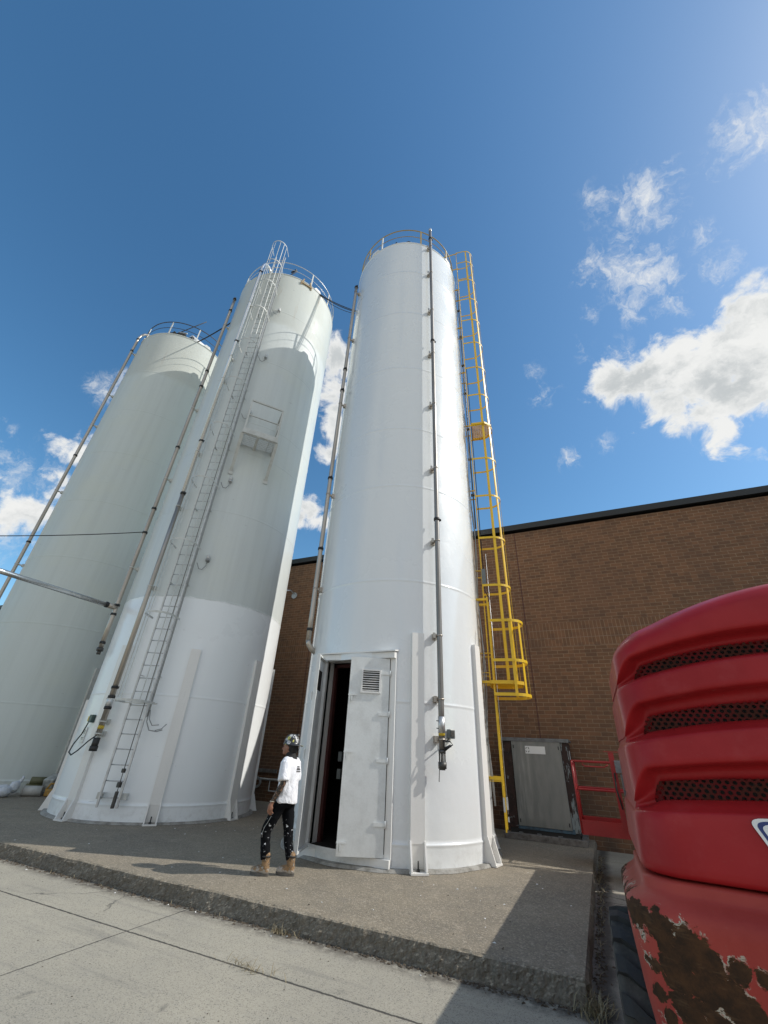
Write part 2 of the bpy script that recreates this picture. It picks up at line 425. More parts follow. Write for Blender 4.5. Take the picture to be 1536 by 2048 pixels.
def cw_fn(nt, co):
    x, y, z = nt.sep(co)[0:3]
    a = nt.noise(co, 2.2, 5, .6); f = nt.noise(co, 42, 4, .7)
    c = nt.mix(nt.ramp(a, .35, .7), (.40, .062, .048, 1), (.32, .040, .032, 1))
    c = nt.mix(nt.ramp(f, .6, .8, 0, .3), c, (.33, .13, .10, 1))
    P = nt.comb(x, 0, z)
    P = nt.vm('ADD', P, nt.scale(nt.vm('SUBTRACT', nt.noise(co, 9, 4, .7, 0, 1), (.5, .5, .5)), (.05, 0, .05)))
    fld = None
    for cx, cz, r in ((.04, .960, .06), (.12, .915, .085), (.20, .885, .085), (.29, .865, .07), (.38, .855, .05), (.47, .85, .035), (.16, .82, .09), (.26, .79, .09), (.34, .745, .075), (.40, .715, .05),
                      (.15, .70, .05), (.18, .63, .05), (.20, .55, .055), (.10, .56, .035), (.40, .605, .042), (.52, .755, .025), (.57, .71, .02), (.07, .80, .03), (.66, .60, .03), (.06, .70, .03), (.09, .63, .03), (.13, .50, .05), (.25, .50, .05), (.28, .66, .05)):
        d = nt.vm('DISTANCE', P, (cx, 0, cz), 1)
        k = nt.m('MULTIPLY_ADD', d, -1. / r, 1.)
        fld = k if fld is None else nt.m('MAXIMUM', fld, k)
    n = nt.m('SUBTRACT', nt.noise(nt.scale(co, (1, 1, 1.4)), 22, 6, .75, .6), .5)
    nb = nt.m('SUBTRACT', nt.noise(nt.scale(co, (1.2, 1, .8)), 8, 3, .6), .5)
    fld = nt.m('ADD', fld, nt.m('ADD', nt.m('MULTIPLY', n, 1.9), nt.m('MULTIPLY', nb, 2.2)))
    rust = nt.ramp(fld, .02, .06); edge = nt.m('MULTIPLY', nt.ramp(fld, -.13, -.10), nt.ramp(nt.noise(co, 7, 3), .53, .60))
    rc = nt.mix(nt.ramp(nt.noise(co, 13, 5, .7), .35, .7), (.036, .021, .013, 1), (.080, .038, .018, 1))
    rc = nt.mix(nt.ramp(fld, .22, .02, 0, .6), rc, (.14, .060, .024, 1))
    rc = nt.mix(nt.ramp(nt.noise(nt.scale(co, (1, 1, 5)), 9, 4), .55, .75, 0, .5), rc, (.15, .085, .045, 1))
    c = nt.mix(edge, c, (.46, .41, .33, 1))
    sc = nt.noise(nt.scale(co, (4, 4, 12)), 1.8, 3, .7, .8)
    c = nt.mix(nt.m('MULTIPLY', nt.ramp(sc, .735, .75), .8), c, (.42, .36, .29, 1))
    c = nt.mix(rust, c, rc)
    h = nt.m('ADD', nt.m('MULTIPLY', rust, -1.5), nt.m('MULTIPLY', f, .4))
    return {'Base Color': c, 'Roughness': nt.ramp(rust, 0, 1, .45, .85), 'Normal': nt.bump(h, .6, .004)}
M['cw'] = mat('chipped_red_counterweight', spec=.2, fn=cw_fn)

def grille_fn(nt, co):
    x, y, z = nt.sep(co)[0:3]
    def lat(off):
        u = nt.m('FRACT', nt.m('ADD', nt.m('DIVIDE', x, .034), off)); w = nt.m('FRACT', nt.m('ADD', nt.m('DIVIDE', z, .046), off))
        u = nt.m('MULTIPLY', nt.m('SUBTRACT', u, .5), .034 / 1.12); w = nt.m('MULTIPLY', nt.m('SUBTRACT', w, .5), .046)
        return nt.m('SQRT', nt.m('ADD', nt.m('MULTIPLY', u, u), nt.m('MULTIPLY', w, w)))
    d = nt.m('MINIMUM', lat(0.), lat(.5))
    hole = nt.m('LESS_THAN', d, .0089)
    c = nt.mix(nt.ramp(nt.noise(co, 9, 5, .7), .4, .65), (.115, .011, .012, 1), (.055, .020, .013, 1))
    return {'Base Color': c, 'Roughness': .6, 'Alpha': nt.m('SUBTRACT', 1., hole), 'Normal': nt.bump(nt.ramp(d, .0125, .0092), .5, .003)}
M['grille'] = mat('perforated_red_sheet', spec=.08, fn=grille_fn)
M['tyre'] = mat('tyre_rubber', fn=worn((.022, .023, .025), (.060, .058, .054), (.65, .85), 6, .6, 50, .25))
M['tyre_dusty'] = mat('dusty_tyre_shoulder', fn=worn((.05, .048, .044), (.12, .11, .10), (.8, .9), 8, .6, 50, .25))
M['decal_white'] = mat('decal_white', (.78, .78, .76), .35)
M['decal_blue'] = mat('decal_blue', (.015, .035, .16), .35)
M['rust_frame'] = mat('flaking_rusty_frame', fn=worn((.045, .018, .012), (.012, .010, .009), (.6, .85), 6, .7, 30, .5, spots=((.20, .22, .22), 11, .60)))
def flake_fn(nt, co):
    v = nt.scale(co, (1, 1, .22)); n = nt.noise(v, 13, 5, .7, .6); z = nt.sep(co)[2]
    th = nt.ramp(z, .3, .9, .40, .60)
    k = nt.ramp(nt.m('SUBTRACT', n, th), -.01, .02)
    c = nt.mix(k, (.030, .014, .011, 1), (.215, .245, .25, 1))
    return {'Base Color': c, 'Roughness': .75, 'Normal': nt.bump(k, .6, .004)}
M['flake'] = mat('peeling_grey_over_rust', fn=flake_fn)
def panel_fn(nt, co):
    x, y, z = nt.sep(co)[0:3]
    s = nt.noise(nt.scale(co, (5.5, 1, .45)), 1.6, 5, .6); s2 = nt.noise(nt.scale(co, (2.2, 1, .5)), 1.9, 5, .65)
    c = nt.mix(nt.ramp(s2, .35, .68), (.235, .235, .218, 1), (.175, .180, .170, 1))
    pale = nt.m('MULTIPLY', nt.ramp(s, .48, .68), nt.ramp(nt.m('ADD', x, nt.m('MULTIPLY', s2, .6)), -1.0, -1.75))
    c = nt.mix(nt.m('MULTIPLY', pale, .75), c, (.42, .42, .38, 1))
    c = nt.mix(nt.ramp(nt.noise(co, 30, 3, .7), .6, .8, 0, .3), c, (.09, .09, .085, 1))
    c = nt.mix(nt.m('MULTIPLY', nt.ramp(z, .5, .28), nt.ramp(s, .35, .65, .1, .5)), c, (.10, .11, .10, 1))
    return {'Base Color': c, 'Roughness': .5}
M['panel'] = mat('streaked_grey_panel', fn=panel_fn)
M['blue_strip'] = mat('chipped_blue_base', fn=worn((.06, .12, .17), (.03, .035, .04), (.5, .7), 12, .7, 40, .3))
M['lid'] = mat('grey_lid', fn=worn((.17, .18, .185), (.07, .06, .055), (.5, .7), 7, .6, 40, .2))
M['timber'] = mat('weathered_timber', fn=worn((.20, .185, .17), (.07, .06, .05), (.8, .9), 8, .7, 45, .5))

# ------------------------------------------------------------------ camera (solved from the photograph's vanishing points)
cam = D.cameras.new('camera'); camo = D.objects.new('camera', cam); COL.objects.link(camo)
f_, pit, roll, yaw = 816.04, .530247, .0524561, -.4517746
CAMZ = 1.6
F = V((sin(yaw) * cos(pit), cos(yaw) * cos(pit), sin(pit))); Rt = V((cos(yaw), -sin(yaw), 0)); U = Rt.cross(F)
R2 = Rt * cos(roll) + U * sin(roll); U2 = U * cos(roll) - Rt * sin(roll)
mw = Matrix((R2, U2, -F)).transposed().to_4x4(); mw.translation = (0, 0, CAMZ)
camo.matrix_world = mw
cam.sensor_fit = 'HORIZONTAL'; cam.sensor_width = 36; cam.lens = 36 * f_ / 1536
cam.clip_start = .05; cam.clip_end = 3000
SC.camera = camo
def ray(px, py):
    return (F + R2 * ((px - 768) / f_) - U2 * ((py - 1024) / f_))

# ------------------------------------------------------------------ light
SUN_AZ, SUN_EL = rad(20.5), rad(40.5)       # azimuth measured from +X towards +Y
sd = V((cos(SUN_AZ) * cos(SUN_EL), sin(SUN_AZ) * cos(SUN_EL), sin(SUN_EL)))
L_ = D.lights.new('sun', 'SUN'); L_.energy = 3.6; L_.angle = rad(.53); L_.color = (1, .955, .88)
lo = D.objects.new('sun', L_); COL.objects.link(lo); lo.rotation_euler = sd.to_track_quat('Z', 'Y').to_euler()
lo.location = (20, 10, 30)
W = D.worlds.new('World'); SC.world = W; W.use_nodes = True
wt = W.node_tree; wt.nodes.clear(); nt = NT(wt)
sky = wt.nodes.new('ShaderNodeTexSky'); sky.sky_type = 'NISHITA'; sky.sun_disc = False
sky.sun_elevation = SUN_EL; sky.sun_rotation = pi / 2 - SUN_AZ
sky.altitude = 0; sky.air_density = 1.; sky.dust_density = .6; sky.ozone_density = 2.2
dirv = nt('ShaderNodeTexCoord', None).outputs['Generated']
# cumulus and wisps: patches at fixed directions of the sky, edges broken by noise
cumulus = [  # px, py, radius, strength
    (1500, 655, .075, 1), (1440, 700, .072, 1), (1365, 735, .078, 1), (1290, 765, .068, 1), (1222, 765, .048, .95), (1330, 815, .062, .9), (1430, 785, .08, 1), (1525, 760, .085, 1), (1455, 865, .045, .75), (1545, 620, .045, .85), (1600, 720, .09, 1),
    (675, 720, .05, .85), (665, 790, .052, .85), (668, 860, .052, .75), (650, 910, .04, .55), (625, 1010, .038, .85), (640, 1040, .036, .7), (600, 1030, .028, .6),
    (135, 890, .046, .66), (165, 905, .045, .68), (120, 950, .034, .5), (30, 1030, .055, .62), (75, 1010, .045, .62), (110, 1060, .034, .46),
    (-300, 900, .16, .9), (-700, 800, .2, .9), (2000, 800, .2, .9), (2500, 400, .2, .8)]
wisps = [
    (1300, 395, .048, .8), (1320, 425, .036, .62), (1250, 430, .04, .62), (1205, 415, .034, .6), (1185, 395, .022, .4),
    (1225, 540, .05, .72), (1290, 555, .052, .74), (1180, 550, .034, .55), (1280, 605, .036, .6), (1340, 548, .03, .5),
    (1485, 268, .04, .8), (1435, 320, .034, .42), (1400, 488, .030, .5), (1440, 530, .034, .42), (1345, 605, .03, .52), (1182, 630, .02, .44), (1235, 700, .03, .46),
    (1090, 785, .03, .46), (1135, 920, .028, .46), (1065, 745, .028, .34), (1215, 885, .022, .48), (1170, 700, .03, .3),
    (40, 955, .055, .55), (10, 1080, .045, .5), (205, 775, .034, .62), (228, 765, .03, .55), (0, 910, .04, .42), (70, 960, .06, .45)]
dn = nt.vm('NORMALIZE', dirv)
warp = nt.vm('SUBTRACT', nt.noise(dn, 9, 5, .62, 0, 1), (.5, .5, .5))
dw = nt.vm('ADD', dn, nt.scale(warp, (.06, .06, .06)))
def field(bl, grow):
    fld = None
    for px, py, r, s_ in bl:
        d = ray(px, py).normalized()
        k = nt.m('MULTIPLY_ADD', nt.vm('DISTANCE', dw, tuple(d), 1), -s_ / (r * grow), s_)
        fld = k if fld is None else nt.m('MAXIMUM', fld, k)
    return nt.m('MAXIMUM', fld, -.6)
fc = field(cumulus, 1.25); fw_ = field(wisps, 1.5)
n1 = nt.noise(dn, 15, 10, .64, .35)
n2 = nt.noise(dn, 6.5, 5, .55)
n3 = nt.noise(nt.vm('ADD', nt.scale(dn, (1.0, 1.0, .62)), nt.scale(warp, (.10, .10, .10))), 30, 9, .66, .6)
den = nt.m('ADD', fc, nt.m('MULTIPLY', nt.m('SUBTRACT', n1, .53), 2.1))
a_c = nt.m('MULTIPLY', nt.ramp(den, .06, .50), nt.ramp(fc, -.05, .10))
dw_ = nt.m('ADD', fw_, nt.m('MULTIPLY', nt.m('SUBTRACT', n3, .56), 2.1))
a_w = nt.m('MULTIPLY', nt.ramp(dw_, .0, 1.05, 0, .92), nt.ramp(fw_, -.02, .25))
# unseen bright cloud bank added behind the camera to fill the shaded fronts
bk = nt.vm('DOT_PRODUCT', dn, tuple(V((.38, -.90, .16)).normalized()), 1)
a_b = nt.m('MULTIPLY', nt.ramp(bk, .40, .66), nt.ramp(nt.noise(dn, 3.5, 5, .6), .30, .46))
alpha = nt.m('MAXIMUM', nt.m('MAXIMUM', a_c, a_w), a_b)
# thicker middles and bellies turn grey
n4 = nt.noise(nt.vm('ADD', nt.scale(dn, (1, 1, 1.5)), nt.scale(warp, (.12, .12, .12))), 8.5, 7, .58)
core = nt.m('MULTIPLY', nt.ramp(den, .25, .75), nt.ramp(n4, .40, .62))
cc = nt.mix(core, (7.0, 7.05, 6.95, 1), (4.5, 4.75, 4.85, 1))
cc = nt.mix(nt.ramp(bk, .3, .4), cc, (5.3, 5.55, 5.8, 1))
up = nt.sep(dn)[2]
skyc = nt.mix(1., nt('ShaderNodeHueSaturation', 0, {'Saturation': 1.24, 'Value': 1.40, 'Color': sky.outputs[0]}), (1.03, 1.065, .955, 1), 'MULTIPLY')
res = nt.mix(alpha, skyc, cc)
bg = wt.nodes.new('ShaderNodeBackground'); wt.links.new(res, bg.inputs[0]); bg.inputs[1].default_value = .125
ow = wt.nodes.new('ShaderNodeOutputWorld'); wt.links.new(bg.outputs[0], ow.inputs[0])
SC.view_settings.view_transform = 'Standard'; SC.view_settings.look = 'None'; SC.view_settings.exposure = 0.; SC.view_settings.gamma = 1
SC.cycles.max_bounces = 8; SC.cycles.transparent_max_bounces = 8
SC.cycles.use_denoising = True
SC.cycles.sample_clamp_indirect = 6

# ------------------------------------------------------------------ ground, pad, building
RZ = -.18
mb = MB(); mb.add([(-400, -400, RZ), (400, -400, RZ), (400, 400, RZ), (-400, 400, RZ)], [(0, 1, 2, 3)])
kind(mb.build('road', M['road'], loc=(0, 0, RZ)), 'structure')

def h2(x, y, s=0):   # cheap deterministic value noise
    def g(i, j): return (sin(i * 127.1 + j * 311.7 + s * 74.7) * 43758.5453) % 1.
    i, j = math.floor(x), math.floor(y); fx, fy = x - i, y - j
    fx = fx * fx * (3 - 2 * fx); fy = fy * fy * (3 - 2 * fy)
    return (g(i, j) * (1 - fx) + g(i + 1, j) * fx) * (1 - fy) + (g(i, j + 1) * (1 - fx) + g(i + 1, j + 1) * fx) * fy
def fbm(x, y, s=0):
    return sum(h2(x * k, y * k, s + k) / k for k in (1, 2, 4)) / 1.75 - .5

# concrete pad: top sheet, broken front face and right face as one skin
PX0, PX1, PY0, PY1 = -30., -.445, 5.33, 13.4
xs = [PX0 + i * .5 for i in range(int((-14 - PX0) / .5))] + [-14 + i * .02 for i in range(int((PX1 + 14) / .02) + 1)] + [PX1]
rows = []
for r_ in range(19):
    row = []
    for x in xs:
        near = 1.
        if r_ < 14:                      # front face, bottom to top
            t = r_ / 13.
            z = RZ - .02 + t * (-RZ + .02)
            y = PY0 - .050 * (1 - t) + fbm(x * 3, z * 6, 1) * .030 + fbm(x * 16, z * 18, 2) * .030 + (h2(x * 57, t * 9, 6) - .5) * .016
            y += max(0., fbm(x * 1.1, 3, 5) - .15) * .10 * t
            if r_ == 13: y += .012; z += fbm(x * 6, 1, 3) * .014 + (h2(x * 40, 1, 2) - .5) * .008 - .006
            row.append((x, y, z))
        else:
            k = r_ - 14
            yy = (PY0 + .035 + max(0., fbm(x * 1.1, 3, 5) - .15) * .10, PY0 + .12, 6.2, 8.5, PY1)[k]
            if k == 0: yy += fbm(x * 9, 2, 7) * .03
            row.append((x, yy, (fbm(x * 6, 4, 3) * .012 if k == 0 else 0.) if k < 2 else 0.))
    rows.append(row)
mb = MB()
n = len(xs); vs = [p for r in rows for p in r]
fs = [(i * n + k, i * n + k + 1, (i + 1) * n + k + 1, (i + 1) * n + k) for i in range(len(rows) - 1) for k in range(n - 1)]
mb.add(vs, fs)
# right face along y, running from the front corner back to the wall
top_edge = [rows[i][-1] for i in range(13, 19)]
ys = [PY0 + .0 + i * .06 for i in range(int((PY1 - PY0) / .06) + 1)]
ring = []
for t in range(6):
    tt = t / 5.; row = []
    for j, y in enumerate(ys):
        z = (RZ - .02) * tt
        x = PX1 + (0 if t == 0 else fbm(y * 5, z * 20, 9) * .05 + fbm(y * 17, z * 40, 4) * .025 + .012)
        if j == 0: y = rows[max(0, 13 - round(tt * 13))][-1][1]; x = PX1
        row.append((x, y, z if t else -.001))
    ring.append(row)
m_ = len(ys)
mb.add([p for r in ring for p in r], [(i * m_ + k, i * m_ + k + 1, (i + 1) * m_ + k + 1, (i + 1) * m_ + k) for i in range(5) for k in range(m_ - 1)])
kind(mb.build('pad', M['pad'], loc=(-4, 8, 0)), 'structure')

WY = 13.4; WH = 8.62
b = thing('brick_building', 'long windowless brown brick building with dark metal roof edge behind the silos', 'building', (-10, WY, 0))
mb = MB(); mb.box((-7, WY + 6, (WH - .3) / 2 - .1), (96, 12, WH + .1)); mb.build('wall', M['brick'], b)
mb = MB()
mb.box((-7, WY + 6, WH + .01), (96.16, 12.16, .18)); mb.box((-7, WY - .095, WH - .10), (96.16, .03, .04)); mb.build('coping', M['coping'], b)
for x in (-41.4, -33.4, -25.4, -17.4, -9.38, -1.38, 6.6, 14.6):
    mb = MB(); mb.box((x, WY - .001, (WH - .2) / 2), (.022, .012, WH - .2)); mb.build('expansion_joint', M['maroon'], b)
mb = MB()
mb.box((-17, WY - .05, .86), (14, .1, .10)); mb.build('ledge', M['timber'], b)
mb = MB(); mb.tube([(-16, WY - .06, .62), (-6.5, WY - .06, .62)], .035, 8); mb.tube([(-10.2, WY - .05, .62), (-10.2, WY - .05, .3), (-9.6, WY - .05, .3)], .02, 8)
mb.build('service_pipe', M['galv'], b)

# gooseneck wall lamp and hose on the wall between the silos
t = thing('wall_lamp', 'small grey gooseneck lamp on a round plate high on the brick wall between the silos', 'wall lamp', (-10.45, WY, 7.0))
mb = MB(); mb.tube([(-10.45, WY - .04, 7.05), (-10.45, WY - .005, 7.05)], .13, 20); mb.build('back_plate', M['galv'], t)
mb = MB(); mb.tube([(-10.45, WY - .04, 7.12), (-10.5, WY - .25, 7.2), (-10.6, WY - .42, 7.16), (-10.68, WY - .5, 7.02)], .03, 8); mb.build('arm', M['galv'], t)
mb = MB(); mb.tube([(-10.68, WY - .5, 7.04), (-10.70, WY - .52, 6.9)], [.05, .13], 14); mb.build('lamp_shade', M['galv'], t)
mb = MB()
for k in range(4):
    r = .16 + .022 * k; zc = .52
    mb.tube([(-10.72 + r * cos(a * pi / 12), WY - .12 - .035 * (k % 2), zc + r * .72 * sin(a * pi / 12)) for a in range(24)], .016, 6, closed=True)
tag(mb.build('hose_coil', M['grey_wire'], loc=(-10.72, WY - .12, .3)), 'coiled grey hose hanging low on the dark brick wall behind the silos', 'hose')
# ------------------------------------------------------------------ silos
CC = (-4.07, 9.47); CR = 2.03; CH = 18.5
MC = (-10.87, 9.60); MR = 2.367; MH = 20.77
LC = (-18.3, 9.86); LR = 2.45; LH = 20.5
def pol(c, r, deg, z): return V((c[0] + r * cos(rad(deg)), c[1] + r * sin(rad(deg)), z))
def rdir(deg): return V((cos(rad(deg)), sin(rad(deg)), 0))
def tdir(deg): return V((-sin(rad(deg)), cos(rad(deg)), 0))
def arc(c, r, a0, a1, z, n): return [pol(c, r, a0 + (a1 - a0) * i / n, z) for i in range(n + 1)]

def silo(name, label, c, R, H, seams, paint, trim, pilasters, rail, rail_r, posts, opening=None, grp='storage silos'):
    t = thing(name, label, 'silo', (c[0], c[1], 0), grp)
    prof = [(R + .014, .015), (R + .014, .28), (R + .014, .315), (R + .022, .33), (R + .010, .345), (R, .352), (R, .40)]
    zs = sorted(seams)
    cuts = list(opening[2:]) if opening else []
    for z in sorted(zs + cuts):
        if z in cuts: prof.append((R + (.014 if z < .33 else 0), z))
        else: prof += [(R, z - .05), (R, z - .014), (R + .0075, z), (R, z + .014), (R, z + .05)]
    if opening: prof = sorted(prof, key=lambda p: p[1])
    prof += [(R, H - .12), (R, H - .05), (R + .012, H - .045), (R + .012, H), (R - .01, H + .004)]
    n = 144
    def skip(i, k):
        if not opening: return False
        a = (k + .5) * 360 / n; a = a if a <= 180 else a - 360
        return opening[0] < a < opening[1] and opening[2] - 1e-4 <= (prof[i][1] + prof[i + 1][1]) / 2 <= opening[3] + 1e-4
    mb = MB(); mb.lathe(prof, (c[0], c[1], 0), n, skip=skip); shell = mb.build('shell', paint, t)
    mb = MB(); mb.lathe([(R - .01, H + .002), (R * .5, H + .16), (.0, H + .26)], (c[0], c[1], 0), 64); mb.build('roof', M['membrane'], t)
    mb = MB()
    rr = [R + .10 + .05 * h2(k * .35, 1, R) for k in range(97)]
    vs = []; fs = []
    for k in range(96):
        a = 2 * pi * k / 96
        for r, z in ((rr[k], .004), (rr[k] - .03, .035 + .015 * h2(k * .5, 5)), (R + .01, .045)):
            vs.append((c[0] + r * cos(a), c[1] + r * sin(a), z))
    for k in range(96):
        j = (k + 1) % 96
        fs += [(k * 3, j * 3, j * 3 + 1, k * 3 + 1), (k * 3 + 1, j * 3 + 1, j * 3 + 2, k * 3 + 2)]
    mb.add(vs, fs); mb.build('base_grout', M['grout'], t)
    for deg, hh in pilasters:
        r_, t_ = rdir(deg), tdir(deg); w = .24; d = .075
        o = pol(c, R, deg, 0)
        def P(a, b, z): return o + r_ * a + t_ * b + V((0, 0, z))
        mb = MB()
        # channel above the skirt
        mb.add([P(a, b, z) for z in (.36, hh) for a, b in ((-.02, -w / 2), (d, -w / 2), (d, w / 2), (-.02, w / 2))],
               [(0, 1, 2, 3), (7, 6, 5, 4), (0, 4, 5, 1), (1, 5, 6, 2), (2, 6, 7, 3)])
        # flared foot: two gussets, a sloping back plate and a foot plate
        for sgn in (-1, 1):
            b0, b1 = sgn * (w / 2 + .012), sgn * (w / 2 - .014)
            pl = ((-.02, .012), (.20, .012), (.20, .05), (d + .012, .40), (-.02, .40))
            v_ = [P(a, b0, z) for a, z in pl] + [P(a, b1, z) for a, z in pl]
            mb.add(v_, [(0, 1, 2, 3, 4), (9, 8, 7, 6, 5)] + [(k, 5 + k, 5 + (k + 1) % 5, (k + 1) % 5) for k in range(5)])
        iw = w / 2 - .016
        mb.add([P(.02, -iw, .03), P(.02, iw, .03), P(d - .004, iw, .36), P(d - .004, -iw, .36)], [(0, 1, 2, 3)])
        mb.add([P(a, b, z) for z in (.006, .03) for a, b in ((-.02, -w / 2 - .02), (.215, -w / 2 - .02), (.215, w / 2 + .02), (-.02, w / 2 + .02))],
               [(3, 2, 1, 0), (4, 5, 6, 7), (0, 1, 5, 4), (1, 2, 6, 5), (2, 3, 7, 6), (3, 0, 4, 7)])
        pl_ = mb.build('pilaster', trim, t)
        mb = MB(); q = P(.11, 0, 0)
        mb.cyl(q + V((0, 0, .03)), q + V((0, 0, .16)), .013, 8); mb.cyl(q + V((0, 0, .03)), q + V((0, 0, .062)), .028, 6)
        mb.build('anchor_bolt', M['black'], pl_)
    # guardrail round the roof
    g = MB(); rr_ = R - .06
    g.tube(arc(c, rr_, 0, 357.5, H + 1.03, 143), rail_r, 8, closed=True)
    g.tube(arc(c, rr_, 0, 357.5, H + .55, 143), rail_r * .62, 6, closed=True)
    go = g.build('guardrail', rail, t)
    for deg, m in posts:
        mb = MB(); mb.beam(pol(c, rr_, deg, H - .01), pol(c, rr_, deg, H + 1.02), .055, .03, rdir(deg)); mb.build('post', m, go)
    # lifting lugs on the rim
    for deg in (-105, -15, 75, 165):
        mb = MB(); o = pol(c, R - .03, deg, H)
        mb.add([o + tdir(deg) * b + rdir(deg) * a + V((0, 0, z)) for a in (0, .05) for b, z in ((-.22, -.02), (.22, -.02), (.12, .16), (-.12, .16))],
               [(0, 1, 2, 3), (7, 6, 5, 4), (0, 4, 5, 1), (1, 5, 6, 2), (2, 6, 7, 3), (3, 7, 4, 0)])
        mb.build('lifting_lug', trim, t)
    return t

yel = M['yellow']; wt_ = M['white_old']
OP = (-112.5, -67.5, .2, 3.15)
sc = silo('silo', 'freshly painted glossy white silo with its tall double door open, nearest of the row', CC, CR, CH, [2.41, 4.78, 7.23, 9.08, 11.45, 14.1, 16.5], M['paint_c'], M['white_trim'],
          [(-54.9, 3.67), (-10.5, 3.67), (34.5, 3.67), (79.5, 3.67), (124.5, 3.67)], M['ochre'], .021,
          [(-118, M['ochre']), (-98, wt_), (-52, M['ochre']), (-14, M['ochre']), (22, M['ochre']), (62, M['ochre']), (102, M['ochre']), (142, M['ochre']), (178, M['ochre'])], OP)
sm_ = silo('silo', 'middle silo repainted white only up to a third, with caged ladder and small grating platform', MC, MR, MH, [2.554, 5.035, 7.827, 10.162, 11.525, 14.736, 17.995], M['paint_m'], M['white_trim'],
           [(-42.5, 3.68), (2.5, 3.68), (47.5, 3.74), (-87.5, 3.7), (-132.5, 2.45), (137, 3.74), (92, 3.74)], M['galv'], .019,
           [(a, wt_) for a in (-116, -72, -24, 6, 36, 76, 116, 156, -156)])
sl = silo('silo', 'farthest silo, dull grey white and scuffed, with rust streaks under its rim', LC, LR, LH, [2.4, 4.9, 7.4, 9.9, 12.4, 14.9, 17.5], M['paint_l'], M['white_old'],
          [(0, 3.7), (90, 3.7), (180, 3.7)], M['dark_steel'], .024,
          [(a, wt_) for a in (-102, -64, -30, 4, 44, 84, 124, 164, -146)])

# dark lining inside the open silo
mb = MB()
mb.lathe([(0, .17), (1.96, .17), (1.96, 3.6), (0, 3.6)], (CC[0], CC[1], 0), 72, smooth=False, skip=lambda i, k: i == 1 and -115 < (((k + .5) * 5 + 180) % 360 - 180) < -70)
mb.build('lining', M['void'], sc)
mb = MB()
for k in range(9):   # stuff lying on the floor inside
    mb.box((-4.6 + random.random() * 1.2, 8.2 + random.random() * .8, .22 + random.random() * .05), (.4, .25, .1), Matrix.Rotation(random.random() * 3, 3, 'Z'), bev=.02)
mb.build('inner_clutter', M['dark_steel'], sc)
mb = MB(); mb.ball((-4.18, 8.25, 2.22), .055, 12); mb.cyl((-4.26, 8.26, 2.24), (-4.2, 8.25, 2.23), .03, 8); mb.build('inner_bulb', M['lamp_glass'], sc)
for z in (1.48, 1.2):
    mb = MB(); mb.box((-4.51, 7.95, z), (.075, .05, .16)); mb.build('inner_switch', M['grey_box'], sc)

# door frame, standing proud of the round shell
FY = 7.55; X0, X1 = -4.82, -3.35; Z0, Z1 = .15, 3.16
mb = MB()
mb.box((X0 - .055, FY + .10, (Z0 + Z1) / 2), (.11, .20, Z1 - Z0)); mb.box((X1 + .055, FY + .11, (Z0 + Z1) / 2), (.11, .22, Z1 - Z0))
mb.box(((X0 + X1) / 2, FY + .09, Z1 + .055), (X1 - X0 + .22, .34, .11)); mb.box(((X0 + X1) / 2, FY + .10, Z0 - .075), (X1 - X0 + .22, .32, .15))
# sloping rain lip over the head
mb.add([(X0 - .14, FY - .12, Z1 + .11), (X1 + .14, FY - .12, Z1 + .11), (X1 + .14, FY + .26, Z1 + .19), (X0 - .14, FY + .26, Z1 + .19),
        (X0 - .14, FY - .12, Z1 + .135), (X1 + .14, FY - .12, Z1 + .135), (X1 + .14, FY + .26, Z1 + .215), (X0 - .14, FY + .26, Z1 + .215)],
       [(0, 1, 2, 3), (7, 6, 5, 4), (0, 4, 5, 1), (1, 5, 6, 2), (2, 6, 7, 3), (3, 7, 4, 0)])
# inner rebate filling the gap to the shell
mb.box((X0 - .02, FY + .24, (Z0 + Z1) / 2), (.04, .22, Z1 - Z0)); mb.box((X1 + .02, FY + .26, (Z0 + Z1) / 2), (.04, .24, Z1 - Z0))
mb.build('door_frame', M['white_trim'], sc)
mb = MB(); mb.box((X0 + .03, FY + .40, (Z0 + Z1) / 2), (.06, .10, Z1 - Z0 - .02)); mb.box(((X0 + X1) / 2, FY + .40, Z1 - .04), (X1 - X0, .10, .06)); mb.build('inner_frame', M['maroon'], sc)

